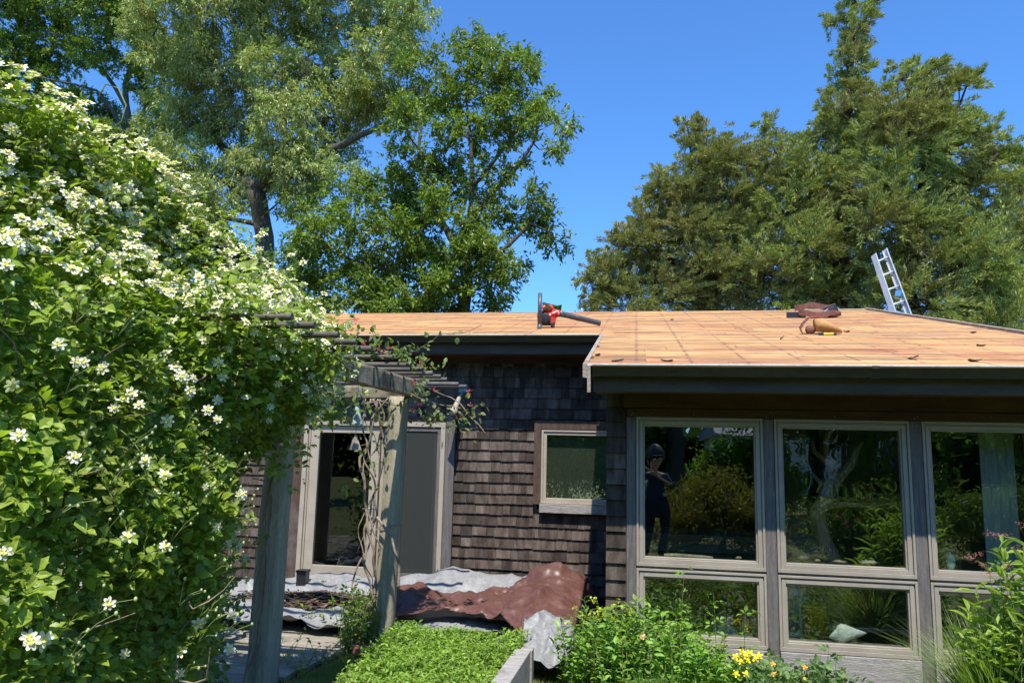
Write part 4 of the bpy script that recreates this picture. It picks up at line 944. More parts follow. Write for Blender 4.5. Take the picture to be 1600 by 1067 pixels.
tree('oak_tree', 'big pale leaved oak with stout grey trunk rising behind the clematis and young tree', 19.5,
     [(412, 470, .27), (410, 370, .26), (405, 300, .25)],
     [[(405, 300, .2), (436, 282, .16), (470, 262, .13, -.3), (520, 230, .11, -.5), (585, 205, .08, -.6), (640, 165, .05, -.8), (690, 138, .02, -1)],
      [(405, 302, .2), (375, 268, .15, .3), (360, 238, .12, .5), (330, 215, .1, .7), (300, 180, .06, .9)],
      [(405, 298, .19), (438, 262, .15, -.4), (475, 222, .11, -.6), (482, 170, .08, -.6), (478, 90, .05)],
      [(405, 320, .14), (380, 300, .12), (350, 285, .09, .5), (300, 262, .06, .8)],
      [(395, 262, .12), (402, 190, .09, .6), (415, 110, .07, .8), (405, 20, .05, .8)],
      [(330, 215, .07, .7), (300, 130, .06, .7), (290, 30, .04, .5)],
      [(404, 350, .09), (375, 345, .07), (345, 340, .04)]],
     [(250, 40, 70), (335, 25, 80), (430, 40, 80), (520, 40, 75), (600, 30, 62), (640, 10, 35), (270, 110, 62), (350, 110, 70), (440, 120, 70), (520, 115, 65), (590, 95, 55), (625, 75, 35),
      (300, 190, 55), (372, 195, 62), (450, 195, 62), (525, 185, 52), (575, 165, 45), (605, 150, 38), (250, 195, 40), (285, 255, 46), (345, 262, 45), (425, 250, 42), (485, 255, 42), (540, 235, 35), (250, 300, 34), (300, 315, 38),
      (330, -70, 110), (470, -70, 110), (590, -70, 80), (640, 60, 26), (655, 40, 20), (450, 305, 30), (640, 175, 28), (680, 145, 24), (460, 300, 26), (410, 240, 34, -1.2), (455, 262, 30, -1.3), (380, 310, 24), (340, 300, 36, -1), (500, 290, 24), (540, 270, 24)],
     oak_pale, M['bark'], dens=1.25, lsize=.15, lw=.28, up=-.35)
tree('oak_tree', 'darker oak at the far left whose bare limbs show against gaps of sky', 24,
     [(215, 470, .2), (212, 300, .19), (205, 200, .16)],
     [[(205, 200, .13), (195, 130, .1), (215, 60, .08), (200, -20, .05)], [(205, 200, .1), (240, 150, .09), (262, 110, .07), (300, 60, .04)], [(200, 170, .09), (160, 110, .07), (110, 60, .05)], [(215, 240, .09), (180, 180, .07), (150, 140, .05), (60, 120, .03)],
      [(212, 240, .1), (255, 200, .08), (268, 150, .06), (262, 90, .03)]],
     [(20, 20, 55), (90, 15, 55), (165, 20, 50), (20, 90, 55), (85, 85, 50), (150, 80, 40), (30, 150, 45), (90, 145, 40), (140, 170, 35), (205, 20, 45), (60, 190, 45), (120, 215, 40), (10, 215, 50), (190, 215, 28), (235, 225, 35), (250, 260, 40), (200, 275, 40), (140, 260, 45), (80, 250, 45), (230, 90, 28),
      (20, -60, 90), (150, -60, 90), (175, 185, 30), (215, 120, 30), (250, 165, 26), (185, 240, 34), (150, 210, 30), (225, 60, 30), (250, 320, 45), (320, 345, 40), (180, 330, 50), (100, 320, 50)],
     oak_dark, M['bark'], dens=1.15, lsize=.15, lw=.42, up=-.1)
tree('oak_tree', 'spreading green oak in the middle, its crown ending in blue sky above the leaf blower', 17.5,
     [(727, 520, .17), (728, 440, .15), (722, 400, .13)],
     [[(722, 400, .11), (735, 345, .09), (770, 300, .07), (815, 250, .05), (840, 215, .03)], [(722, 400, .1), (690, 350, .08), (668, 320, .06), (655, 250, .05), (660, 180, .03)],
      [(725, 420, .1), (660, 380, .07), (615, 355, .06), (575, 300, .04), (550, 290, .03)], [(735, 345, .07), (738, 290, .06), (735, 220, .05), (728, 150, .03), (765, 90, .02)],
      [(728, 430, .08), (780, 395, .06), (830, 350, .04), (865, 365, .02)], [(738, 290, .05), (785, 235, .05), (825, 180, .03)], [(725, 450, .08), (640, 430, .06), (560, 410, .04)]],
     [(758, 62, 26), (770, 90, 34), (715, 108, 40), (762, 128, 40), (808, 105, 34), (832, 138, 30), (790, 168, 38), (838, 180, 30), (868, 190, 18), (700, 165, 42), (655, 120, 32), (640, 185, 36), (725, 205, 38), (682, 232, 38), (772, 215, 32), (815, 220, 22), (868, 232, 14), (640, 250, 36),
      (600, 300, 40), (655, 300, 40), (712, 290, 38), (760, 275, 30), (560, 340, 40), (615, 360, 42), (672, 360, 44), (728, 350, 40), (775, 335, 32), (812, 345, 26), (848, 350, 24), (868, 372, 15), (832, 312, 18), (845, 330, 16),
      (540, 400, 44), (600, 425, 46), (655, 425, 46), (712, 415, 42), (762, 395, 34), (790, 410, 24), (505, 440, 45), (560, 470, 44), (625, 480, 44), (685, 478, 40), (735, 465, 36), (775, 450, 26), (788, 425, 18), (760, 480, 22), (500, 370, 38), (480, 420, 34), (520, 310, 30), (470, 335, 25), (498, 480, 40), (705, 70, 18), (560, 295, 26), (505, 345, 28), (640, 345, 30), (800, 260, 14), (690, 310, 34, -.8), (750, 400, 30, -.8), (600, 470, 40, .9), (660, 455, 40, -.9)],
     oak_dark, M['bark'], dens=1.15, lsize=.135, lw=.42, up=-.05, jitY=1.0)
tree('young_tree', 'light green young tree low behind the clematis at the left end of the roof', 15,
     [(350, 540, .06), (352, 480, .05)], [], [(345, 430, 26), (375, 420, 26), (400, 445, 28), (425, 460, 26), (440, 420, 20), (320, 450, 25), (450, 470, 25), (470, 490, 22)],
     leafmat('light leaves', (.09, .15, .03), (.14, .2, .05), gain=1.2, trans=.4), M['bark'], dens=1.2, lsize=.11, lw=.5)

tree('cedar_tree', 'broad olive brown cedar left of the group, sloping down to open sky', 21.5,
     [(1100, 520, .2), (1098, 440, .18), (1105, 330, .12)], [[(1098, 440, .1), (1040, 400, .07), (985, 360, .04)], [(1098, 430, .1), (1150, 380, .07), (1165, 310, .04)], [(1105, 330, .09), (1085, 260, .05), (1075, 215, .02)], [(1100, 450, .08), (1000, 440, .05), (930, 450, .03)]],
     [(1075, 200, 9), (1098, 205, 9), (1078, 222, 13), (1100, 232, 17), (1132, 222, 16), (1085, 255, 26), (1125, 262, 32), (1055, 285, 26), (1160, 255, 22), (1032, 300, 18), (1090, 305, 38), (1140, 310, 40), (1050, 330, 34), (1005, 322, 16), (1020, 345, 28), (1075, 360, 40), (1130, 365, 42), (985, 372, 24), (1010, 390, 34),
      (960, 400, 22), (965, 380, 14), (940, 405, 14), (1055, 410, 38), (1110, 420, 40), (1160, 420, 42), (960, 432, 28), (1000, 440, 36), (1050, 460, 36), (925, 448, 20), (905, 468, 14), (940, 470, 26), (990, 478, 30), (1090, 475, 36), (1140, 475, 36), (1172, 370, 34)],
     cedar_m, M['barkred'], dens=2.0, lsize=.12, lw=.15, kind='cedar', jitY=.9)
tree('cedar_tree', 'tallest cedar with a narrow ragged spire reaching past the top of the picture', 20.5,
     [(1322, 520, .24), (1312, 400, .22), (1322, 280, .16), (1326, 150, .1), (1334, 0, .06), (1336, -40, .03)],
     [[(1312, 400, .12), (1265, 350, .08), (1240, 290, .05), (1200, 215, .02)], [(1315, 360, .1), (1355, 300, .07), (1390, 240, .04)], [(1314, 420, .1), (1240, 400, .07), (1190, 370, .04)]],
     [(1325, -30, 20), (1318, 0, 18), (1340, 12, 17), (1318, 30, 18), (1345, 42, 17), (1322, 62, 20), (1345, 85, 17), (1322, 100, 19), (1334, 122, 18), (1350, 142, 15), (1318, 140, 20), (1340, 165, 20), (1310, 172, 20), (1288, 180, 12), (1350, 182, 14), (1325, 195, 26), (1295, 205, 22), (1285, 225, 22), (1330, 230, 28), (1310, 250, 30),
      (1205, 215, 9), (1190, 196, 7), (1215, 232, 14), (1245, 228, 12), (1232, 252, 20), (1200, 255, 18), (1265, 265, 26), (1225, 285, 30), (1280, 300, 36), (1330, 300, 34), (1190, 310, 32), (1240, 335, 38), (1300, 350, 42), (1200, 370, 40), (1255, 390, 42), (1315, 405, 42), (1200, 430, 38), (1255, 445, 40), (1310, 460, 40), (1215, 480, 34), (1275, 490, 34), (1335, 490, 34)],
     cedar_m2, M['barkred'], dens=2.0, lsize=.12, lw=.15, kind='cedar', jitY=.8)
tree('cedar_tree', 'wide cedar at the right whose upper plumes lean out to the right behind the ladder', 19,
     [(1430, 540, .2), (1425, 420, .18), (1440, 300, .12), (1450, 200, .07)],
     [[(1440, 300, .08), (1480, 220, .05), (1510, 135, .02)], [(1445, 240, .07), (1425, 180, .05), (1412, 110, .02)], [(1430, 360, .09), (1500, 300, .06), (1560, 240, .03)], [(1428, 400, .09), (1520, 400, .06), (1590, 380, .04)], [(1430, 380, .08), (1390, 320, .05), (1370, 280, .03)]],
     [(1408, 105, 9), (1418, 118, 12), (1440, 112, 12), (1460, 108, 8), (1412, 138, 18), (1392, 150, 14), (1378, 165, 16), (1440, 140, 18), (1482, 128, 8), (1478, 148, 14), (1498, 138, 10), (1512, 122, 6), (1460, 165, 22), (1400, 180, 28), (1430, 190, 30), (1485, 178, 18), (1380, 205, 28), (1465, 205, 30), (1500, 195, 16), (1420, 235, 36), (1470, 245, 34), (1375, 250, 32), (1515, 215, 14),
      (1535, 208, 12), (1552, 218, 10), (1505, 260, 28), (1540, 248, 20), (1565, 240, 12), (1575, 255, 12), (1395, 295, 36), (1445, 300, 38), (1500, 310, 32), (1545, 295, 26), (1372, 340, 34), (1425, 355, 38), (1480, 360, 38), (1535, 350, 36), (1385, 400, 36), (1440, 415, 38), (1495, 415, 38), (1550, 405, 36), (1400, 460, 36), (1455, 470, 38), (1515, 470, 38), (1570, 460, 36), (1480, 510, 34), (1550, 515, 34)],
     cedar_m2, M['barkred'], dens=2.0, lsize=.12, lw=.15, kind='cedar', jitY=.8)
tree('cedar_tree', 'cedar cut off by the right edge of the picture', 22,
     [(1620, 540, .18), (1622, 400, .15)], [[(1622, 400, .08), (1600, 300, .04)]],
     [(1590, 262, 12), (1600, 285, 20), (1585, 300, 16), (1600, 330, 28), (1590, 370, 30), (1612, 300, 30), (1620, 400, 38), (1585, 430, 34), (1620, 470, 40), (1595, 500, 34), (1640, 350, 40), (1650, 440, 40)],
     cedar_m, M['barkred'], dens=2.0, lsize=.12, lw=.15, kind='cedar', jitY=.6)

# ---------------------------------------------------------------- clematis mass on the pergola
clem = leafmat('clematis leaves', (.105, .165, .018), (.21, .26, .04), (.145, .185, .028), gain=1.55, trans=.42, rough=.42, spec=.4, patch=2.5)
vine = thing('clematis_vine', 'huge white flowering clematis smothering the left end of the pergola', 'vine', (-3.0, 3.6, 0))
VO = np.array([-3.0, 3.6, 0])
def nz3(P, s, o=0): return np.array([mnoise.noise(Vector((float(p[0])*s+o, float(p[1])*s, float(p[2])*s))) for p in P])
def face_x(y, z):
    y = np.asarray(y, float); z = np.asarray(z, float); s = lambda t: np.clip(t, 0, 1)**2*(3-2*np.clip(t, 0, 1))
    near = -2.02-.20*np.clip(z-1.25, 0, 2)-.5*np.clip(z-2.3, 0, 1)-.30*s((.75-z)/.6)     # leans back going up: the sun reaches all of it
    far = -2.62*(1-s((z-1.5)/.6))+-2.05*s((z-1.5)/.6)-.8*np.clip(z-2.3, 0, 1)
    t = s((y-3.45)/.75); return near*(1-t)+far*t
def ztop(y): return np.interp(y, [3.1, 3.6, 3.95, 4.3, 4.6, 4.85, 5.1], [3.16, 3.13, 3.07, 2.94, 2.68, 2.40, 2.15])
def sample_side(n, zlo, zhi, ylo, yhi, depth=.16):
    y = rng.uniform(ylo, yhi, n); z = rng.uniform(zlo, zhi, n); P = np.stack([np.zeros(n), y, z], 1)
    b = nz3(P, 1.7)*.13+nz3(P, 4.5, 5)*.08
    d = rng.exponential(depth, n); z = np.minimum(z, ztop(y)+b*.3)
    x = face_x(y, z)+b-d
    return np.stack([x, y, z], 1), np.stack([np.full(n, .65), np.full(n, -.8), np.full(n, .5)], 1), d
def sample_top(n):
    y = rng.uniform(2.0, 4.8, n); x = rng.uniform(-4.8, 0, n)*0+(-2.62-2.1*rng.random(n)**1.5); P = np.stack([x, y, np.zeros(n)], 1)
    b = nz3(P, 1.8, 3)*.13+nz3(P, 5, 1)*.06; d = rng.exponential(.09, n)
    rnd_ = 0
    return np.stack([x, y, ztop(y)+b-rnd_-d], 1), np.tile([.15, -.3, 1.], (n, 1)), d
A_ = [sample_side(10800, 1.5, 3.2, 2.2, 4.85, .15), sample_side(5600, .75, 1.6, 2.1, 4.7, .2), sample_side(3600, -.05, .8, 2.1, 4.6, .25), sample_top(4300), sample_side(1500, 0, 2.6, 1.9, 4.7, .9), sample_side(2600, 0, 2.3, 1.9, 4.7, 1.4)]
pos = np.concatenate([a[0] for a in A_]); out = np.concatenate([a[1] for a in A_]); dep = np.concatenate([a[2] for a in A_])
# thin the lower wall so that daylight shows through
keep = ~((pos[:, 2] < 1.25) & (pos[:, 1] > 3.3) & (nz3(pos, 1.6, 11) > .2)); keep &= ~((pos[:, 1] > 4.2) & (pos[:, 2] < 1.5) & (rng.random(len(pos)) < .35))
pos, out, dep = pos[keep], out[keep], dep[keep]
def trifoliate(pos, out, size, template=LEAF8, w=.62, hang=-.25, three=True):
    n = len(pos); d = unit(out*.5+rng.normal(size=(n, 3))*.55+np.array([0, 0, hang])); nr = unit(out*.7+rng.normal(size=(n, 3))*.45+np.array([0, 0, .8]))
    sz = size*rng.uniform(.5, 1.3, n); res = []
    F_ = frames(d, nr)
    for an, off, k in ((0, .55, 1.), (1.15, .25, .82), (-1.15, .25, .82)) if three else ((0, 0, 1.),):
        ca, sa = cos(an), sin(an); dd = F_[:, :, 1]*ca+F_[:, :, 0]*sa; dd = unit(dd+rng.normal(size=(n, 3))*.12)
        p = pos+F_[:, :, 1]*(off*sz)[:, None]*.6+dd*(.12*sz)[:, None]
        s_ = sz*k; R_ = frames(dd, unit(F_[:, :, 2]+rng.normal(size=(n, 3))*.22))
        res.append((p, R_, np.stack([s_*w, s_, s_], 1)))
    return res
def build_leaves(name, parent, mats, org, sets, template, kind='stuff', single=0, sname='leaf', score=None, smooth=False):
    p = np.concatenate([s[0] for s in sets]); R_ = np.concatenate([s[1] for s in sets]); sc = np.concatenate([s[2] for s in sets])
    if single:
        sco = score(p, sc); o_ = np.argsort(-sco); top, rest_ = o_[:single], o_[single:]
        me = bpy.data.meshes.new(sname); me.from_pydata([tuple(v) for v in template[0]], [], [tuple(int(q) for q in f) for f in template[1]]); 
        me.polygons.foreach_set('use_smooth', [smooth]*len(me.polygons))
        for m in mats: me.materials.append(m)
        if len(template) > 2: me.polygons.foreach_set('material_index', [int(q) for q in template[2]])
        me.update()
        for i in top:
            o = bpy.data.objects.new(sname, me); COL.objects.link(o); o.parent = parent
            mt = Matrix([[R_[i][a][b]*sc[i][b] for b in range(3)]+[p[i][a]-org[a]] for a in range(3)]+[[0, 0, 0, 1]]); o.matrix_local = mt
    else: rest_ = np.arange(len(p))
    V, F, MI = replicate(template[0], template[1], p[rest_], R_[rest_], sc[rest_], template[2] if len(template) > 2 else None)
    return link(name, npmesh(name, V-np.array(org), F, MI, smooth), parent, mats, kind=kind)
def inview(p, sc):
    q = p-CAM; dp = q@FW; x = 800+FOC*(q@RT)/dp; y = 533.5-FOC*(q@UP)/dp
    ok = (dp > .5) & (x > 5) & (x < 1595) & (y > 5) & (y < 1062)
    return np.where(ok, sc[:, 1]/np.maximum(dp, .1), -1)
front = np.clip((p_ := pos[:, 0]-face_x(pos[:, 1], np.minimum(pos[:, 2], ztop(pos[:, 1]))))+.3, 0, 1)
def clem_score(p, sc):
    d = p[:, 0]-face_x(p[:, 1], p[:, 2]); return inview(p, sc)*(1+2*np.clip(d+.12, -.4, .3))
# small leaves: dense; size .06
build_leaves('foliage', vine, [clem], VO, trifoliate(pos, out, .054), LEAF8, single=300, sname='leaf', score=clem_score)
# a second, outer layer of hanging light green sprays at the lower end of the pergola
def spray(center, rad, n, size, mat, parent, org, tmpl=LEAF8, name='foliage', w=.6, three=True, hang=-.3, out_=(.5, -.5, .4), w2=1):
    c_ = np.array(center); P = c_+rng.normal(size=(n, 3))*np.array(rad); o_ = np.tile(np.array(out_, float), (n, 1))
    return build_leaves(name, parent, [mat], org, trifoliate(P, o_, size, w=w, three=three, hang=hang), tmpl)
n_ = 520; t_ = rng.random(n_); P_ = np.stack([-2.10+.06*t_, 3.3+1.5*t_, 2.40-.10*t_], 1)+rng.normal(size=(n_, 3))*np.array([.10, .05, .11])
build_leaves('foliage', vine, [clem], VO, trifoliate(P_, np.tile([.5, -.7, .5], (n_, 1)), .058), LEAF8)
lg = leafmat('young clematis leaves', (.14, .22, .04), (.22, .28, .055), trans=.45, rough=.45)
for c_, r_, n_ in (((-2.27, 5.15, 1.98), (.09, .15, .08), 90), ((-2.45, 5.0, 2.02), (.12, .2, .12), 130)):
    spray(c_, r_, n_, .055, lg, vine, VO)
spray((-2.3, 3.3, .45), (.10, .3, .22), 90, .085, lg, vine, VO, name='foliage'); spray((-2.5, 3.9, .3), (.12, .3, .15), 70, .08, lg, vine, VO)
spray((-2.95, 4.9, 1.15), (.12, .2, .5), 150, .06, lg, vine, VO); spray((-2.35, 4.6, 1.75), (.10, .2, .16), 120, .06, clem, vine, VO)
# flowers: white petals round a cream centre
def flower_template(np_=7, petal=.5, seed=0):
    r_ = random.Random(seed); v = []; f = []; mt = []
    for i in range(np_):
        a = 2*pi*i/np_+r_.uniform(-.12, .12); L = petal*r_.uniform(.88, 1.1); w = .115*r_.uniform(.85, 1.15); h = r_.uniform(-.06, .08); ca, sa = cos(a), sin(a)
        P = lambda t, s, z: (ca*t-sa*s, sa*t+ca*s, z)
        b = len(v); v += [P(.05, 0, .0), P(L*.45, -w, h*.4+.02), P(L*.82, -w*.85, h*.8), P(L, 0, h-.02), P(L*.82, w*.85, h*.8), P(L*.45, w, h*.4+.02), P(L*.6, 0, h*.5-.025)]
        f += [(b, b+1, b+6), (b+1, b+2, b+6), (b+2, b+3, b+6), (b+3, b+4, b+6), (b+4, b+5, b+6), (b+5, b, b+6)]; mt += [0]*6
    b = len(v); k = 8
    v += [(.0, 0, .13)]+[(.19*cos(2*pi*i/k), .19*sin(2*pi*i/k), .10 if i % 2 else .20) for i in range(k)]+[(.05*cos(2*pi*i/k), .05*sin(2*pi*i/k), .0) for i in range(k)]
    for i in range(k):
        j = (i+1) % k; f += [(b, b+1+i, b+1+j), (b+1+i, b+1+k+i, b+1+k+j), (b+1+i, b+1+k+j, b+1+j)]; mt += [1]*3
    return np.array(v), np.array(f), np.array(mt)
FT = flower_template()
def flower_sites(n, mode):
    if mode == 'crest':
        y = rng.uniform(2.2, 4.85, n); t = rng.random(n)**1.6; z = ztop(y)+.03-.8*t
        P = np.stack([np.zeros(n), y, z], 1); b = nz3(P, 1.7)*.13+nz3(P, 4.5, 5)*.08; x = face_x(y, z)+b+.09-.12*rng.random(n)
        o_ = np.tile([.55, -.65, .9], (n, 1))
    elif mode == 'top':
        y = rng.uniform(2.2, 4.8, n); x = rng.uniform(-3.1, -2.5, n); P = np.stack([x, y, np.zeros(n)], 1); b = nz3(P, 1.8, 3)*.13+nz3(P, 5, 1)*.06
        z = ztop(y)+b+.03; o_ = np.tile([.2, -.6, 1.], (n, 1))
    else:
        y = rng.uniform(2.2, 4.8, n); z = rng.uniform(.5, 2.4, n)**1.0; P = np.stack([np.zeros(n), y, z], 1); b = nz3(P, 1.7)*.13+nz3(P, 4.5, 5)*.08
        x = face_x(y, z)+b+.06; o_ = np.tile([.9, -.8, .35], (n, 1))
    p = np.stack([x, y, z], 1); nrm = unit(o_+rng.normal(size=(n, 3))*.38); s_ = rng.uniform(.042, .068, n)
    return p, frames(unit(np.cross(nrm, rdir(n))), nrm), np.stack([s_]*3, 1)
fs_ = [flower_sites(1150, 'crest'), flower_sites(800, 'top'), flower_sites(45, 'side')]
n_ = 240; t_ = rng.random(n_); P_ = np.stack([-2.08+.06*t_, 3.3+1.5*t_, 2.47-.12*t_], 1)+rng.normal(size=(n_, 3))*np.array([.10, .05, .10]); nrm = unit(np.tile([.35, -.7, .9], (n_, 1))+rng.normal(size=(n_, 3))*.35)
fs_.append((P_, frames(unit(np.cross(nrm, rdir(n_))), nrm), np.repeat(rng.uniform(.042, .065, (n_, 1)), 3, 1)))
def on_face(px, py):
    d = ray(px, py)
    for Yq in np.arange(2.0, 5.2, .02):
        q = CAM+d*Yq/d[1]
        if q[0] < face_x(q[1], min(q[2], ztop(q[1])))+.10: return q
    return CAM+d*4/d[1]
fs_.append((np.array([on_face(a, b) for a, b in [(170, 943), (130, 566), (92, 538), (178, 637), (62, 350), (10, 414), (218, 632), (297, 610), (340, 655), (5, 863), (70, 998), (268, 455), (320, 530), (358, 545), (360, 485), (435, 600), (385, 620), (20, 250), (45, 995), (30, 680), (120, 565), (160, 575), (205, 615), (325, 640)]]), None, None))
p = fs_[-1][0]; n_ = len(p); nrm = unit(np.tile([.55, -.85, .35], (n_, 1))+rng.normal(size=(n_, 3))*.2); fs_[-1] = (p, frames(unit(np.cross(nrm, rdir(n_))), nrm), np.full((n_, 3), 1.)*rng.uniform(.045, .06, (n_, 1)))
build_leaves('flower', vine, [M['petal'], M['petalc']], VO, fs_, FT, single=300, sname='flower', score=inview)
# free shoots standing out of the mass, with leaves, buds and flowers along them
shs, shf, stq = [], [], MB()
for i in range(150):
    y = random.uniform(2.4, 4.9); hi_ = float(ztop(y)); z = hi_-abs(random.gauss(0, .28)) if i < 110 else random.uniform(.7, 2.3)
    o_ = Vector((float(face_x(y, z)), y, z)); d = Vector((random.uniform(.1, .6), random.uniform(-.8, .3), random.uniform(.2, 1.1) if i < 110 else random.uniform(-.5, .5))).normalized(); P_ = [o_]; L_ = random.uniform(.022, .05)
    for k in range(7): d = (d+Vector((random.gauss(0, .16), random.gauss(0, .16), -.07))).normalized(); P_.append(P_[-1]+d*L_)
    stq.tube(P_, [.0025]*5+[.0015]*3, 4, m=1, cap=False)
    for k in range(2, 8):
        shs.append(tuple(P_[k]))
    if random.random() < .6: shf.append(tuple(P_[-1]))
    for k in (5, 7): stq.ball(tuple(P_[k]+Vector((random.gauss(0, .015), random.gauss(0, .015), .02))), random.uniform(.004, .007), 4, sq=(1, 1, 1.35))
stq.build('shoots', [M['bud'], M['greenstem']], vine, kind='stuff')
shs = np.array(shs); build_leaves('foliage', vine, [clem], VO, trifoliate(shs, np.tile([.5, -.6, .6], (len(shs), 1)), .042), LEAF8)
shf = np.array(shf); n_ = len(shf); nrm = unit(np.tile([.4, -.7, .8], (n_, 1))+rng.normal(size=(n_, 3))*.35)
build_leaves('flowers', vine, [M['petal'], M['petalc']], VO, [(shf, frames(unit(np.cross(nrm, rdir(n_))), nrm), np.full((n_, 3), .058))], FT)
# buds on thin stalks
bd = MB(); 
for i in range(70):
    y = random.uniform(2.3, 4.6); z = random.uniform(.6, 2.2); x = float(face_x(np.array(y), np.array(z)))+.08
    o_ = Vector((x, y, z))
    for j in range(3):
        e = o_+Vector((random.uniform(.03, .12), random.uniform(-.08, .08), random.uniform(.02, .12))); bd.tube([o_, o_.lerp(e, .5)+Vector((0, 0, .015)), e], .0016, 4, m=1, cap=False); bd.ball(tuple(e), random.uniform(.0045, .0075), 4, sq=(1, 1, 1.35))
bd.build('buds', [M['bud'], M['greenstem']], vine, kind='stuff')
# woody stems tangled through it, and long free shoots
st = MB()
for i in range(190):
    y = random.uniform(2.1, 4.2); z = random.uniform(0, 2.0); x = float(face_x(np.array(y), np.array(z)))-random.uniform(.04, .4); P_ = [Vector((x, y, z))]; d = Vector((random.uniform(-.3, .3), random.uniform(-.7, .7), random.uniform(-.2, 1))).normalized()
    for k in range(7): d = (d+Vector((random.gauss(0, .3), random.gauss(0, .3), random.gauss(.05, .3)))).normalized(); P_.append(P_[-1]+d*.075)
    r_ = random.uniform(.0015, .0045); st.tube(P_, [r_]*6+[r_*.6]*2, 5, cap=False)
st.build('stem', M['vinestem'], vine, kind='stuff')
for pts in ([(-2.66, 5.0, 0), (-2.52, 4.98, .6), (-2.56, 4.97, 1.2), (-2.5, 5.0, 1.9)], [(-2.62, 4.96, 0), (-2.60, 4.97, .7), (-2.50, 4.97, 1.3), (-2.55, 5.0, 1.9)], [(-2.75, 4.6, 0), (-2.7, 4.5, .8), (-2.6, 4.4, 1.5), (-2.4, 4.3, 2.1)], [(-2.8, 3.7, 0), (-2.75, 3.6, .9), (-2.6, 3.5, 1.7)]):
    pv = [Vector(a) for a in pts]; PP = []
    for i in range(len(pv)-1):
        for j in range(6): q_ = pv[i].lerp(pv[i+1], j/6); PP.append(q_+Vector((mnoise.noise(q_*5), mnoise.noise(q_*5+Vector((5, 5, 5))), 0))*.035)
    MB().tube(PP, .009, 7).build('woody_stem', M['vinestem'], vine)
for pts in ([(155, 150), (165, 132), (185, 138), (197, 165), (190, 190), (160, 215)], [(285, 205+105), (330, 300), (350, 290), (365, 275), (368, 265)], [(380, 885+0), (340, 900), (290, 930), (225, 985)]):
    Yq = 3.0 if pts[0][0] < 200 else (3.6 if pts[0][0] < 300 else 4.6)
    MB().tube([Vector(PY(a, b, Yq)) for a, b in pts], [.004]*(len(pts)-1)+[.0015], 5).build('shoot', M['greenstem'], vine)

# ---------------------------------------------------------------- honeysuckle on the free end
hs = thing('honeysuckle', 'pink flowered honeysuckle twining up the right pergola post and over the pole ends', 'vine', (-2.2, 6.6, 0)); HO = np.array([-2.2, 6.6, 0])
hl = leafmat('honeysuckle leaves', (.10, .17, .05), (.20, .26, .08), (.24, .22, .08), trans=.4, rough=.5, patch=4)
OVAL = leaf8(.5, .46, .06, -.04)
C1 = [((-1.86, 5.0, 2.44), (.06, .2, .06), 60), ((-1.80, 5.6, 2.43), (.06, .25, .045), 70), ((-1.77, 6.0, 2.42), (.08, .25, .045), 60), ((-1.86, 4.5, 2.5), (.05, .12, .07), 28), ((-1.92, 6.45, 2.12), (.08, .08, .10), 60), ((-1.78, 6.5, 1.98), (.09, .08, .06), 55), ((-2.0, 6.5, 2.25), (.1, .1, .05), 40),
      ((-1.52, 6.5, 2.02), (.09, .06, .08), 42), ((-1.45, 6.5, 1.90), (.05, .04, .05), 16), ((-1.40, 6.5, 2.08), (.04, .04, .04), 12), ((-2.36, 6.5, 1.85), (.08, .08, .14), 40), ((-2.38, 6.48, 1.6), (.07, .06, .15), 30), ((-2.30, 6.45, 2.1), (.15, .08, .08), 40)]
sets = []
for c_, r_, n_ in C1:
    P = np.array(c_)+rng.normal(size=(n_, 3))*np.array(r_); sets += trifoliate(P, np.tile([.3, -.5, .3], (n_, 1)), .05, three=False, w=.6, hang=.1)
sets += [(np.array([PY(a, b, 4.9) for a, b in [(668, 527), (690, 520), (705, 521), (722, 519), (735, 517), (652, 545), (640, 548), (668, 535), (715, 527)]]), frames(rdir(9), rdir(9, 1)), np.tile([.035, .05, .05], (9, 1)))]
build_leaves('foliage', hs, [hl], HO, sets, OVAL, single=120, sname='leaf', score=inview)
BL = (np.array([(0, 0, 0), (-.12, .5, .05), (0, 1, .1), (.12, .5, .05), (0, .5, .16)]), np.array([(0, 1, 4), (1, 2, 4), (0, 4, 3), (4, 2, 3)]))
for a, b, Yq, nn in [(554, 500, 4.5, 10), (567, 536, 4.9, 16), (590, 545, 5.1, 12), (609, 545, 5.4, 10), (600, 552, 5.2, 8), (657, 570, 5.8, 12), (626, 590, 6.2, 8), (648, 598, 6.4, 9), (678, 610, 6.4, 7), (653, 632, 6.4, 12), (645, 640, 6.4, 8), (733, 612, 6.5, 10), (718, 650, 6.5, 6), (737, 634, 6.5, 5)]:
    c_ = PY(a, b, Yq); P = np.tile(c_, (nn, 1))+rng.normal(size=(nn, 3))*.006; d = rdir(nn, .5)
    V, F, _ = replicate(*BL, P, frames(d, rdir(nn, .4)), np.full((nn, 3), .034)*rng.uniform(.7, 1.2, (nn, 1))); link('blossom', npmesh('blossom', V-HO, F), hs, [M['pink']])
q = MB()
def wig(pts, n=7, a=.02, s=6):
    PP = []
    for i in range(len(pts)-1):
        for j in range(n): v = Vector(pts[i]).lerp(Vector(pts[i+1]), j/n); PP.append(v+Vector((mnoise.noise(v*s), mnoise.noise(v*s+Vector((7, 0, 0))), mnoise.noise(v*s+Vector((0, 7, 0)))))*a)
    PP.append(Vector(pts[-1])); return PP
def MBT(pts, r_, n=5, cap=True): MB().tube(pts, r_, n, cap=cap).build('twig', M['vinestem'], hs)
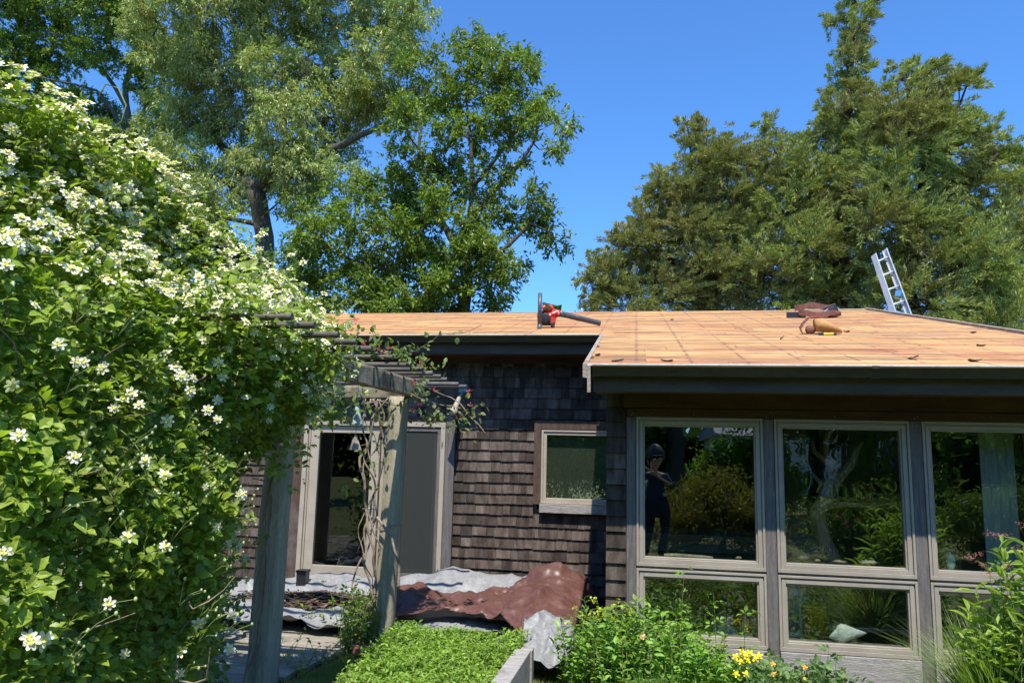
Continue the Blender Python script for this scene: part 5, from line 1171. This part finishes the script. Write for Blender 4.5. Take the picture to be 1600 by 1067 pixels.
for k in range(5):
    ph = k*1.3; a0 = [.0, .07, -.05, .03, -.02][k]; PP = [(-2.33+a0*(1-z/2.15)+.075*sin(z*(3.1+.7*k)+ph)-.04*z/2.15, 6.50+.05*cos(z*(2.7+.5*k)+ph), z) for z in np.linspace(0, 2.15, 20)]
    MB().tube(wig(PP, 4, .055, 5), .0115-.0017*k, 7).build('woody_stem', M['vinestem'], hs)
MB().tube(wig([PY(590, 808, 6.45), PY(612, 840, 6.4), PY(624, 880, 6.4), PY(622, 920, 6.4)], 6, .01), .012, 7).build('woody_stem', M['vinestem'], hs)
MBT(wig([(-1.9, 6.4, 2.28), (-1.65, 6.5, 2.17), (-1.5, 6.5, 2.05), (-1.38, 6.5, 1.93), (-1.32, 6.5, 1.86)]), [.005]*28+[.003], 5, cap=False);MBT(wig([(-2.0, 6.4, 2.2), (-1.8, 6.5, 2.11), (-1.6, 6.5, 2.09)]), .004, 5)
MBT(wig([PY(630, 560, 5.4), PY(652, 545, 5), PY(690, 521, 4.9), PY(735, 517, 4.9), PY(752, 508, 4.9)]), .0025, 5); MBT(wig([(-2.15, 6.5, 2.1), (-2.3, 6.45, 2.13), (-2.45, 6.4, 2.1)]), .006, 5)
MBT(wig([(-2.2, 6.4, 2.15), (-2.32, 6.4, 2.0), (-2.38, 6.42, 1.7), (-2.3, 6.45, 1.45)]), .007, 6)

# ---------------------------------------------------------------- garden plants
def plant(name, label, cat, base, stems, mat, lsize, w, tmpl=LEAF8, three=False, per=14, height=(.3, .5), lean=.25, group=None, single=0, hang=.1, stem=True, spreadr=.1, whorl=False, seed_h=None, lowfrac=.15, stemmat=None):
    """stems: list of (x, y) or (x, y, h)"""
    org = np.array([base[0], base[1], base[2]]); t = thing(name, label, cat, base, group=group); q = MB(); P, D, O = [], [], []
    for s in stems:
        h = s[2] if len(s) > 2 else random.uniform(*height); a = random.uniform(0, 2*pi); l_ = random.uniform(0, lean)*h
        top = Vector((s[0]+cos(a)*l_, s[1]+sin(a)*l_, base[2]+h)); b0 = Vector((s[0], s[1], base[2])); c_ = b0.lerp(top, .5)+Vector((-cos(a), -sin(a), .0))*l_*.25
        pts = [b0*(1-u)**2+c_*2*u*(1-u)+top*u*u for u in np.linspace(0, 1, 6)]
        if stem: q.tube(pts, [.0035, .003, .003, .0025, .002, .0012], 4, cap=False)
        for k in range(per):
            u = lowfrac+(1-lowfrac)*((k+random.random())/per); u = min(1, u); p_ = b0*(1-u)**2+c_*2*u*(1-u)+top*u*u
            an = k*2.4+a; d = Vector((cos(an), sin(an), random.uniform(.0, .8)+hang))
            P.append(tuple(p_)); D.append(tuple(d.normalized()))
    P = np.array(P)+rng.normal(size=(len(P), 3))*.006; D = np.array(D); n = len(P)
    if three: sets = trifoliate(P+D*lsize*.6, D, lsize, w=w, hang=0)
    else:
        sz = lsize*rng.uniform(.6, 1.2, n); nr = unit(np.array([0, 0, 1.])+rng.normal(size=(n, 3))*.35-D*.3); sets = [(P, frames(D+rng.normal(size=(n, 3))*.15, nr), np.stack([sz*w, sz, sz], 1))]
    build_leaves('foliage' if not single else 'foliage', t, [mat], org, sets, tmpl, single=single, sname='leaf', score=inview)
    if stem: q.build('stem', stemmat or M['greenstem'], t, kind='stuff' if len(stems) > 1 else None)
    return t, org
wood_m = leafmat('fresh green leaves', (.15, .26, .035), (.24, .34, .06), gain=1.35, trans=.42, rough=.45)
bs = [(random.uniform(-1.95, -.87), random.uniform(4.3, 6.22)) for _ in range(1500)]
bs = [(x, y) for x, y in bs if x > -2.02+(6.2-y)*.12]
t, o_ = plant('groundcover', 'dense low bright green leafy groundcover filling the raised bed', 'groundcover', (-1.4, 5.5, .155), [(x, y, .12+.07*mnoise.noise(Vector((x*3, y*3, 0)))+random.uniform(-.02, .03)) for x, y in bs], wood_m, .036, .42, tmpl=LEAF8, per=13, lean=.3, lowfrac=.35)
tag(t, kind='stuff')
for ch in t.children: tag(ch, kind='stuff')
sh_m = leafmat('shrub leaves', (.095, .19, .03), (.17, .27, .045), gain=1.65, trans=.4, rough=.45, spec=.4)
def scatter(cx, cy, rx, ry, n): 
    r_ = []
    while len(r_) < n:
        x, y = random.uniform(-1, 1), random.uniform(-1, 1)
        if x*x+y*y < 1: r_.append((cx+x*rx, cy+y*ry))
    return r_
mound = [(x, y, max(.1,   .70*(1-.5*((x+.0)/.75)**2)*random.uniform(.75, 1.05)-.06)) for x, y in scatter(.12, 5.72, .66, .42, 150)]
mnd, mo = plant('leafy_shrub', 'bushy light green perennial in front of the first window', 'shrub', (.1, 5.7, -.05), mound, sh_m, .065, .45, per=24, lean=.35, single=90)
mound2 = [(x, y, random.uniform(.35, .62)) for x, y in scatter(-.22, 5.8, .28, .3, 60)]
fl2, fo2 = plant('spurge', 'narrow leaved green plant with yellow green heads at the wing corner beside the tarp', 'plant', (-.2, 5.8, -.05), mound2, leafmat('narrow leaves', (.12, .22, .03), (.2, .3, .045), trans=.4), .075, .22, per=26, lean=.25, single=60)
yg = leafmat('yellow green bracts', (.45, .5, .05), (.55, .55, .08), trans=.3)
pb = [(x, y, h) for x, y, h in mound2 if h > .52][:18]
P = np.repeat(np.array([(x, y, h-.05) for x, y, h in pb]), 12, 0); P = P+rng.normal(size=P.shape)*.018; n_ = len(P)
link('flower_heads', npmesh('flower_heads', *[a for a in [replicate(*LEAF2, P, frames(rdir(n_, .3), rdir(n_, 1)), np.full((n_, 3), .022))][0][:2]]).copy() if False else npmesh('flower_heads', replicate(*LEAF2, P, frames(rdir(n_, .3), rdir(n_, 1)), np.full((n_, 3), .022))[0]-fo2, replicate(*LEAF2, P, frames(rdir(n_, .3), rdir(n_, 1)), np.full((n_, 3), .022))[1]), fl2, [yg], kind='stuff')
# tall airy stalks rising out of it
for (px, py, lab) in [(1045, 888, 'tall thin leafy stalk rising before the left of the low first window'), (1102, 926, 'arching stalk with drooping leaves before the low first window'), (998, 920, 'short upright sprig in front of the wing corner post'), (1160, 945, 'bent pale stalk before the right side of the low first window')]:
    top = PY(px, py, 5.6); x0 = top[0]+random.uniform(-.05, .08)
    plant('tall_stalk', lab, 'plant', (x0, 5.6, -.05), [(x0, 5.6, top[2]+.05)], sh_m, .05, .5, three=True, per=9, lean=.05, lowfrac=.5, group=None)
col_m = leafmat('blue green lobed leaves', (.10, .19, .055), (.17, .27, .09), trans=.35, rough=.6)
cb, cbo = plant('columbine', 'blue green lobed leaved plant with yellow and orange flowers before the middle window sill', 'plant', (1.15, 5.75, -.05), [(x, y, random.uniform(.14, .36)) for x, y in scatter(1.12, 5.7, .55, .3, 90)], col_m, .05, .75, three=True, per=7, lean=.5, lowfrac=.4, single=60)
plant('seedling', 'small lobed sprig reaching up in front of the grey sill timber', 'plant', (1.28, 5.7, -.05), [(1.28, 5.7, .48), (1.36, 5.72, .42)], col_m, .05, .75, three=True, per=6, lean=.3, lowfrac=.6)
PF = flower_template(5, .5, 3)
def blooms(name, pts, Y, mat, size, label, cat='flower', group=None, parent=None, org=(0, 0, 0)):
    for i, (a, b) in enumerate(pts):
        p = PY(a, b, Y); n1 = unit(np.array([[random.uniform(-.3, .3), -.8, .7]])); Rr = frames(unit(np.cross(n1, rdir(1))), n1)
        V, F, MI = replicate(PF[0], PF[1], np.array([p]), Rr, np.full((1, 3), size), PF[2]); me = npmesh('flower', V-np.array(org), F, MI); link('flower', me, parent, [mat, mat])
blooms('y', [(1150, 1025), (1163, 1022), (1172, 1020), (1180, 1028), (1168, 1030), (1158, 1032), (1186, 1024), (1150, 1052), (1166, 1052), (1160, 1018)], 5.55, M['yflower'], .06, '', parent=cb, org=cbo)
blooms('o', [(1208, 1037), (1258, 1042), (1256, 1060), (1210, 1052)], 5.55, M['oflower'], .045, '', parent=cb, org=cbo)
blooms('o', [(1005, 994)], 5.3, leafmat('peach petals', (.75, .38, .2), (.8, .5, .3)), .05, '', parent=mnd, org=mo)
# milkweed at the right
mk = leafmat('milkweed leaves', (.14, .22, .035), (.23, .30, .055), gain=1.25, trans=.42, rough=.5)
ms = [(x, y, random.uniform(.9, 1.32)) for x, y in scatter(2.36, 4.85, .26, .34, 84)]+[(x, y, random.uniform(.6, .95)) for x, y in scatter(2.14, 4.95, .24, .25, 50)]
ml_, mlo = plant('milkweed', 'tall milkweed with long narrow leaves and dusty pink flower heads at the right edge', 'plant', (2.6, 4.8, -.05), ms, mk, .135, .20, per=26, lean=.2, single=220, hang=.25, lowfrac=.2)
n_ = 0
for a, b in [(1558, 836), (1545, 836), (1529, 865), (1535, 883), (1518, 873), (1571, 835), (1513, 870), (1598, 820), (1574, 884), (1543, 896), (1590, 856)]:
    c_ = PY(a, b, 4.7); P = np.tile(c_, (26, 1))+rng.normal(size=(26, 3))*np.array([.014, .014, .008]); V, F, _ = replicate(*BL, P, frames(rdir(26, .5), rdir(26)), np.full((26, 3), .014)); link('flower_head', npmesh('flower_head', V-mlo, F), ml_, [M['dusty']])
# grass clumps
def grass(name, label, cx, cy, r_, n, L, mat, w=.007, arch=.9, kind=None, z=-.05, cat='grass'):
    a = rng.uniform(0, 2*pi, n); rr = r_*np.sqrt(rng.random(n)); bx_ = cx+rr*np.cos(a)*.6; by_ = cy+rr*np.sin(a)*.6; out_ = a+rng.normal(size=n)*.5; ln = L*rng.uniform(.55, 1.1, n); ar = arch*rng.uniform(.2, 1.1, n)
    k = 5; V = np.zeros((n, 2*k+1, 3)); 
    for i in range(k+1):
        u = i/k; hx = ln*ar*u**2*.75; hz = ln*(u-.42*ar*u**2.2)
        cxp = bx_+np.cos(out_)*hx; cyp = by_+np.sin(out_)*hx; ww = w*(1-u**2)*.5
        if i < k: V[:, 2*i] = np.stack([cxp-np.sin(out_)*ww, cyp+np.cos(out_)*ww, z+hz], 1); V[:, 2*i+1] = np.stack([cxp+np.sin(out_)*ww, cyp-np.cos(out_)*ww, z+hz], 1)
        else: V[:, 2*k] = np.stack([cxp, cyp, z+hz], 1)
    f = []
    for i in range(k-1): f += [(2*i, 2*i+1, 2*i+3), (2*i, 2*i+3, 2*i+2)]
    f += [(2*k-2, 2*k-1, 2*k)]; f = np.array(f); F = f[None]+(np.arange(n)*(2*k+1))[:, None, None]
    org = np.array([cx, cy, z]); t = thing(name, label, cat, tuple(org)); link('blades', npmesh('blades', V.reshape(-1, 3)-org, F.reshape(-1, 3)), t, [mat], kind='stuff'); return t
gr_m = leafmat('grass blades', (.16, .25, .06), (.28, .36, .12), trans=.35, rough=.45)
grass('grass_clump', 'arching fountain of fine grass beside the right milkweed', 2.06, 5.0, .18, 1100, .98, gr_m, w=.009, arch=1.0)
grass('grass_clump', 'second fine grass tuft low at the right edge under the milkweed', 2.35, 4.75, .2, 500, .8, gr_m, w=.009)
grass('grass_clump', 'short soft green grass tuft at the bottom edge before the leafy shrub', .10, 5.15, .22, 1200, .36, leafmat('soft grass', (.12, .25, .04), (.2, .33, .06), trans=.4), w=.005, arch=.7)
# lawn blades where the lawn is in view
def lawn(x0, x1, y0, y1, n, cond, L=.06):
    P = np.stack([rng.uniform(x0, x1, n), rng.uniform(y0, y1, n), np.full(n, -.062)], 1); P = P[cond(P[:, 0], P[:, 1])]; n = len(P); d = rdir(n, 1.6, .6)
    s_ = L*rng.uniform(.5, 1.3, n); return P, frames(d, rdir(n)), np.stack([np.full(n, .009), s_, s_], 1)
sets = [lawn(-3.0, -1.95, 4.9, 6.5, 34000, lambda x, y: (x > -2.6+(y-5.3)*.18) & (x < -1.9)), lawn(-.85, .4, 5.2, 6.3, 16000, lambda x, y: x > -.85), lawn(-.4, 3.4, 5.0, 6.0, 30000, lambda x, y: x > -2)]
GB_ = (np.array([(-.5, 0, 0), (.5, 0, 0), (0, 1, .15)]), np.array([(0, 1, 2)]))
V, F, _ = joined([replicate(*GB_, *s_) for s_ in sets]); link('grass', npmesh('grass', V, F), None, [leafmat('lawn grass', (.16, .23, .045), (.27, .33, .08), (.33, .31, .13), trans=.35, patch=5)], kind='stuff', label='short lawn grass between deck, bed and house', cat='grass')
# bush at the foot of the right post
fb, _ = plant('leafy_shrub', 'small light green leafy shrub round the foot of the right pergola post', 'shrub', (-2.33, 6.45, -.05), [(x, y, random.uniform(.28, .62)) for x, y in scatter(-2.38, 6.42, .17, .15, 42)], leafmat('post shrub leaves', (.13, .21, .04), (.22, .30, .06), trans=.42), .042, .6, three=True, per=9, lean=.3, single=40)
# seedlings along the deck edge at the bottom left
ym = leafmat('yellow green leaves', (.22, .30, .04), (.32, .38, .06), trans=.45)
for i, (px, py, lab) in enumerate([(470, 1050, 'yellow green seedling at the bottom edge right of the left post'), (508, 1035, 'yellow green seedling nearest the lawn beside the deck boards'), (445, 1035, 'yellow green seedling close against the left post'), (350, 960, 'trailing green shoot on the deck behind the left post'), (500, 985, 'few small leaves straggling over the deck boards in front of the tarp')]):
    p = PZ(px, py, .0); plant('seedling', lab, 'plant', (p[0], p[1], 0 if i > 2 else -.04), [(x, y, random.uniform(.08, .28)) for x, y in scatter(p[0], p[1], .09, .1, 5)], ym, .042, .6, three=False, per=7, lean=.9, lowfrac=.2)
# big leaved bush growing beyond the clematis beside the wall
plant('hydrangea', 'sunlit yellow green bush beyond the clematis, seen through its gaps by the wall', 'shrub', (-3.9, 6.0, -.05), [(x, y, random.uniform(.7, 1.5)) for x, y in scatter(-3.9, 5.9, .55, .4, 80)], leafmat('hydrangea leaves', (.13, .22, .04), (.24, .32, .06), trans=.42), .10, .6, per=14, lean=.2)
# ---------------------------------------------------------------- the garden behind the photographer, seen in the glass
def back_tree(name, label, x, y, h, trunk_r, blobs, lm, bark, lsize=.2, lw=.45, nleaf=120, cat='tree', group=None):
    root = thing(name, label, cat, (x, y, -.06), group=group); q = MB(); q.tube(wig([(x, y, -.06), (x+.1, y, h*.4), (x-.05, y, h*.8)], 5, .12, .8), [trunk_r]*6+[trunk_r*.6]*5, 10)
    for bx_, by_, bz_, br_ in blobs:
        q.tube(wig([(x, y, min(bz_, h*.75)*.75), ((x+bx_)/2, (y+by_)/2, bz_*.9), (bx_, by_, bz_)], 5, .1, 1), [trunk_r*.4]*6+[.02]*5, 6)
    q.build('trunk', bark, root); V = []
    for bx_, by_, bz_, br_ in blobs:
        ns = int(26*br_**2)+6; c_ = np.array([bx_, by_, bz_])+rdir(ns)*(br_*rng.random((ns, 1))**.4)*np.array([1, 1, .8])
        n = ns*nleaf//4; idx = rng.integers(0, ns, n); P = c_[idx]+rng.normal(size=(n, 3))*.22; V.append((P, frames(rdir(n, -.1), rdir(n, .8)), np.stack([lsize*lw*rng.uniform(.7, 1.2, n), lsize*rng.uniform(.7, 1.2, n), np.full(n, lsize)], 1)))
    X, F, _ = joined([replicate(*LEAF2, *v) for v in V]); link('crown', npmesh('crown', X-np.array([x, y, -.06]), F), root, [lm], kind='stuff'); return root
bt = leafmat('back tree leaves', (.05, .11, .02), (.1, .17, .035), trans=.5, gain=1.7)
B_ = lambda x, y, z0, z1, r_, n: [(x+random.uniform(-r_, r_), y+random.uniform(-r_, r_)*.7, random.uniform(z0, z1), random.uniform(.9, 1.5)) for _ in range(n)]
back_tree('shade_tree', 'dark trunked shade tree reflected left of centre in the first big window', .95, -9, 7, .26, B_(.9, -9.5, 3.4, 6.5, 3, 20), bt, M['bark'])
back_tree('shade_tree', 'dark trunked shade tree reflected at the right side of the first big window', 3.5, -10, 7, .24, B_(3.9, -10.5, 3.6, 6.5, 2.6, 16), bt, M['bark'])
back_tree('shade_tree', 'broad tree reflected in the top of the middle window', 8.0, -16, 8, .3, B_(7.5, -16, 3.2, 8, 3.5, 18), bt, M['bark'])
back_tree('garden_bush', 'round green bush off the right end of the house', 6.0, 8.5, 2, .08, [(5.6, 8.4, .7, 1.0), (6.6, 8.8, .9, 1.1), (6.1, 9.3, 1.6, .9), (7.6, 9.5, .8, 1.1)], bt, M['bark'], lsize=.12, lw=.5, nleaf=260, cat='shrub')
back_tree('shade_tree', 'leafy tree mirrored in front of the white house', 5.6, -13, 7, .2, B_(5.6, -13, 2.4, 6, 2.2, 12), bt, M['bark'])
back_tree('shade_tree', 'tree on the left of the back garden reflected in the door glass', -6.5, -9, 8, .3, B_(-6.5, -9.5, 2.8, 7, 3.4, 20), bt, M['bark'])
back_tree('shade_tree', 'tree at the right end of the back garden reflected in the third window', 12.5, -11, 8, .3, B_(12.5, -11, 2.2, 7, 3.2, 20), bt, M['bark'])
back_tree('garden_bush', 'bright sunlit bush reflected in the first big window', 3.2, -12, 2, .08, [(2.6, -12, .9, 1.0), (3.6, -12, 1.1, 1.1), (3.0, -12.5, 1.6, .9), (4.4, -12.4, .8, .9)], leafmat('bright bush leaves', (.14, .26, .03), (.22, .34, .05), trans=.5), M['bark'], lsize=.17, lw=.6, nleaf=260, cat='shrub')
back_tree('garden_bush', 'round green bush reflected in the left of the middle window', 7.6, -12, 2, .08, [(6.6, -12, .5, 1.1), (7.6, -12, .7, 1.2), (8.8, -12.3, .5, 1.1), (7.2, -11.6, 1.2, .8)], leafmat('soft bush leaves', (.10, .2, .04), (.2, .3, .07), trans=.45), M['bark'], lsize=.16, lw=.5, nleaf=240, cat='shrub')
mp_ = leafmat('laceleaf maple', (.17, .15, .035), (.28, .25, .07), trans=.45, gain=1.0)
back_tree('evergreen_bush', 'broad dark green evergreen mirrored in the small window', -2.4, -8, 3, .1, [(-3.2, -8, 1, 1.3), (-1.6, -8, 1, 1.3), (-2.4, -8, 2.4, 1.4), (-1.0, -8.4, 2.6, 1.2), (-3.6, -8.3, 2.6, 1.2), (-2.2, -8.5, 4, 1.3), (-.6, -8.6, 1, 1.1)], bt, M['bark'], lsize=.14, lw=.4, nleaf=300, cat='shrub')
back_tree('japanese_maple', 'low olive gold laceleaf maple behind the photographer, reflected in the first window', 1.55, -2.6, .9, .05, [(1.15, -2.5, .55, .42), (1.9, -2.6, .6, .45), (1.5, -2.8, .85, .38), (2.3, -2.7, .35, .35), (.85, -2.6, .3, .3)], mp_, M['bark'], lsize=.12, lw=.16, nleaf=1500, cat='shrub')
fern = leafmat('feathery leaves', (.09, .15, .03), (.17, .22, .05), trans=.45, gain=.95)
back_tree('garden_bush', 'feathery shrub reflected in the third window', 6.6, -2.4, 1.2, .05, [(6.0, -2.4, .7, .6), (6.8, -2.5, .8, .6), (7.5, -2.4, .6, .6), (6.4, -2.4, .2, .6)], fern, M['bark'], lsize=.13, lw=.2, nleaf=900, cat='shrub')
back_tree('garden_bush', 'feathery shrub reflected in the lower right of the middle window', 4.2, -2.2, 1.0, .05, [(3.7, -2.2, .45, .5), (4.4, -2.3, .6, .5), (4.1, -2.2, .15, .5)], fern, M['bark'], lsize=.13, lw=.2, nleaf=900, cat='shrub')
# hedge row and distant woods closing the view
n = 110000; a = rng.uniform(-pi, pi, n); rr = rng.uniform(36, 46, n); hz_ = rng.random(n)**.8*(6+2.5*np.sin(a*9)+1.5*np.sin(a*23)); P = np.stack([rr*np.cos(a), rr*np.sin(a), hz_], 1)
V, F, _ = replicate(*LEAF2, P, frames(rdir(n), rdir(n, .5)), np.full((n, 3), .8)*rng.uniform(.6, 1.3, (n, 1))); link('woods', npmesh('woods', V, F), None, [leafmat('woods leaves', (.035, .075, .018), (.07, .12, .03), trans=.3)], kind='stuff', label='belt of woods closing the garden all round, far behind house and photographer', cat='woods')
# white house across the lawn
hx, hy = 9.5, -33
wh = thing('white_house', 'white gabled house far behind the photographer, reflected between the trees', 'house', (hx, hy, -.06)); wm = surf('white clapboard', (.6, .6, .58), (.72, .72, .7), 4, rough=.7, bump=.05); rm = surf('grey roof', (.3, .31, .32), (.4, .41, .42), 6, rough=.8)
MB().box(hx-5, hx+5, hy-3, hy+3, -.06, 3.2).build('walls', wm, wh)
q = MB(); q.add([(hx-5.4, hy+3.4, 3.1), (hx+5.4, hy+3.4, 3.1), (hx+5.4, hy, 5.4), (hx-5.4, hy, 5.4), (hx-5.4, hy-3.4, 3.1), (hx+5.4, hy-3.4, 3.1), (hx-5.4, hy+3.4, 2.95), (hx+5.4, hy+3.4, 2.95), (hx-5.4, hy-3.4, 2.95), (hx+5.4, hy-3.4, 2.95)], [(0, 1, 2, 3), (3, 2, 5, 4), (6, 7, 1, 0), (4, 5, 9, 8), (6, 0, 3, 4, 8), (7, 9, 5, 2, 1), (6, 8, 9, 7)]); q.build('roof', rm, wh)
for dx in (-3.6, -1.8, 0, 1.8, 3.6):
    f = MB(); 
    f.box(hx+dx-.5, hx+dx+.5, hy+3.0, hy+3.04, .9, 2.5); f = f.build('window', M['white'], wh)
    MB().box(hx+dx-.42, hx+dx-.02, hy+3.041, hy+3.06, .98, 2.42).box(hx+dx+.02, hx+dx+.42, hy+3.041, hy+3.06, .98, 2.42).build('pane', plain('dark panes', (.03, .04, .05), .1), f)
# pond beyond the lawn
pm = newmat('pond water'); pm[2].inputs['Base Color'].default_value = (.03, .05, .06, 1); pm[2].inputs['Roughness'].default_value = .05
MB().lathe([(0, 0), (1, 0)], 40, (10.5, -18, -.05), smooth=False, sx=4.2, sy=2.6).build('pond', pm[0], kind='structure')

# ---------------------------------------------------------------- the photographer (mirrored in the first window)
per = thing('person', 'person in dark cap and blue shirt holding up a phone, mirrored in first window', 'person', (.30, -.42, -.06))
PX, PYY = .30, -.42; skin_m = plain('skin', (.5, .3, .22), .5); shirt_m = plain('blue shirt', (.015, .03, .08), .85); trou_m = plain('dark trousers', (.02, .022, .03), .9); hair_m = plain('dark hair', (.05, .035, .025), .8)
def skin(name, verts, edges, radii, mat, parent, root=0, sub=2):
    me = bpy.data.meshes.new(name); me.from_pydata([tuple(Vector(v)-Vector((PX, PYY, -.06))) for v in verts], edges, []); o = link(name, me, parent, [mat])
    o.modifiers.new('skin', 'SKIN'); me.skin_vertices or None
    for i, r_ in enumerate(radii): sv = me.skin_vertices[0].data[i]; sv.radius = (r_, r_) if not hasattr(r_, '__len__') else r_; sv.use_root = (i == root)
    s = o.modifiers.new('sub', 'SUBSURF'); s.levels = s.render_levels = sub
    for p_ in me.polygons: p_.use_smooth = True
    return o
X, Y_ = PX, PYY
bv = [(X, Y_, .92), (X, Y_, 1.08), (X, Y_, 1.25), (X, Y_, 1.40), (X, Y_+.01, 1.49), (X, Y_+.02, 1.555), (X, Y_+.03, 1.63), (X, Y_+.035, 1.70),
      (X-.17, Y_, 1.40), (X-.24, Y_+.06, 1.20), (X-.22, Y_+.27, 1.36), (X-.205, Y_+.345, 1.46),
      (X+.17, Y_, 1.40), (X+.25, Y_+.07, 1.21), (X+.05, Y_+.27, 1.40), (X-.06, Y_+.35, 1.50),
      (X-.10, Y_, .88), (X-.12, Y_+.01, .50), (X-.12, Y_-.01, .10), (X-.12, Y_+.03, .0), (X-.13, Y_+.14, -.025), (X+.10, Y_, .88), (X+.12, Y_+.01, .50), (X+.12, Y_-.01, .10), (X+.12, Y_+.03, .0), (X+.13, Y_+.14, -.025)]
be = [(0, 1), (1, 2), (2, 3), (3, 4), (4, 5), (5, 6), (6, 7), (3, 8), (8, 9), (9, 10), (10, 11), (3, 12), (12, 13), (13, 14), (14, 15), (0, 16), (16, 17), (17, 18), (18, 19), (19, 20), (0, 21), (21, 22), (22, 23), (23, 24), (24, 25)]
br = [(.15, .11), (.135, .10), (.15, .11), (.14, .1), (.06, .06), (.062, .068), (.085, .098), (.07, .08), .055, .042, .03, .03, .055, .042, .03, .03, .085, .055, .042, .04, .035, .085, .055, .042, .04, .035]
skin('body', bv, be, br, skin_m, per)
skin('shirt', [bv[i] for i in (1, 2, 3, 8, 9, 12, 13, 0)], [(7, 0), (0, 1), (1, 2), (2, 3), (3, 4), (2, 5), (5, 6)], [(.155, .12), (.165, .125), (.16, .115), .07, .055, .07, .055, (.165, .125)], shirt_m, per)
skin('trousers', [bv[0], bv[16], bv[17], bv[18], bv[21], bv[22], bv[23]], [(0, 1), (1, 2), (2, 3), (0, 4), (4, 5), (5, 6)], [(.16, .12), .1, .072, .06, .1, .072, .06], trou_m, per)
MB().lathe([(.0, .115), (.06, .105), (.095, .06), (.104, .0), (.100, -.02), (.09, -.01)], 18, (X, Y_+.025, 1.70)).box(X-.06, X+.06, Y_+.10, Y_+.20, 1.70, 1.712).build('cap', M['black'], per, bevel=.003)
f = MB(); f.add([(X-.012, Y_+.125, 1.645), (X+.012, Y_+.125, 1.645), (X, Y_+.118, 1.675), (X, Y_+.15, 1.64), (X, Y_+.118, 1.63)], [(0, 3, 2), (3, 1, 2), (0, 4, 3), (3, 4, 1)]); f.build('nose', skin_m, per)
for s_ in (-1, 1):
    MB().ball((X+s_*.033, Y_+.116, 1.668), .012, 6).build('eye', M['white'], per); MB().ball((X+s_*.092, Y_+.03, 1.65), .028, 6, sq=(.35, .7, 1.1)).build('ear', skin_m, per)
MB().tube([(X-.025, Y_+.122, 1.605), (X, Y_+.128, 1.602), (X+.025, Y_+.122, 1.605)], .005, 6).build('mouth', plain('lips', (.4, .16, .14), .5), per)
# hands: five fingers each closing round the ends of the phone
for s_, hx_ in ((-1, X-.205), (1, X-.06)):
    hb = Vector((hx_, Y_+.345, 1.46 if s_ < 0 else 1.50)); pc = Vector((-.02, -.045, 1.68)); e_ = pc+Vector((s_*.075, 0, -.045))
    q = [hb, hb.lerp(e_, .5)]+[]; vs = [hb, hb.lerp(e_, .45)]; es = [(0, 1)]; rs = [.026, (.034, .018)]
    for k in range(4):
        b0 = e_+Vector((s_*.004, -.012, -.05+.022*k)); k1 = b0+Vector((-s_*.012, .022, .012)); k2 = k1+Vector((-s_*.024, .008+.002*(k % 2), .006)); i = len(vs); vs += [b0, k1, k2]; es += [(1, i), (i, i+1), (i+1, i+2)]; rs += [.0095, .0085, .0075]
    b0 = e_+Vector((s_*.0, -.022, -.05)); k1 = b0+Vector((-s_*.02, -.006, .025)); i = len(vs); vs += [b0, k1]; es += [(1, i), (i, i+1)]; rs += [.011, .009]
    skin('hand', [tuple(v) for v in vs], es, rs, skin_m, per, sub=1)
ph = thing('phone', 'black phone held up in both hands by the photographer', 'phone', (-.02, -.045, 1.68))
MB().box(-.095, .055, -.049, -.041, 1.645, 1.715).build('case', M['black'], ph, bevel=.004); MB().box(-.090, .050, -.0505, -.0492, 1.65, 1.71).build('screen', plain('phone glass', (.01, .01, .012), .08), ph)

# low planting between the photographer and the windows (below the picture, mirrored in the low panes)
for i, (x, y, w_, n_) in enumerate([(.2, 3.6, .7, 50), (1.5, 3.9, .8, 60), (2.7, 3.4, .7, 50), (.9, 2.4, .9, 60), (2.6, 2.0, .8, 50)]):
    plant('bed_plants', ['low ferny plants mirrored at the left of the low first window', 'low ferny plants mirrored in the low middle window', 'low ferny plants mirrored in the low third window', 'dark low plants nearer the photographer, mirrored in the first low window', 'dark low plants nearer the photographer, mirrored at the right'][i], 'plants', (x, y, -.05), [(a, b, random.uniform(.25, .42)) for a, b in scatter(x, y, w_, .45, n_)], fern, .10, .25, tmpl=LEAF2, per=16, lean=.8)
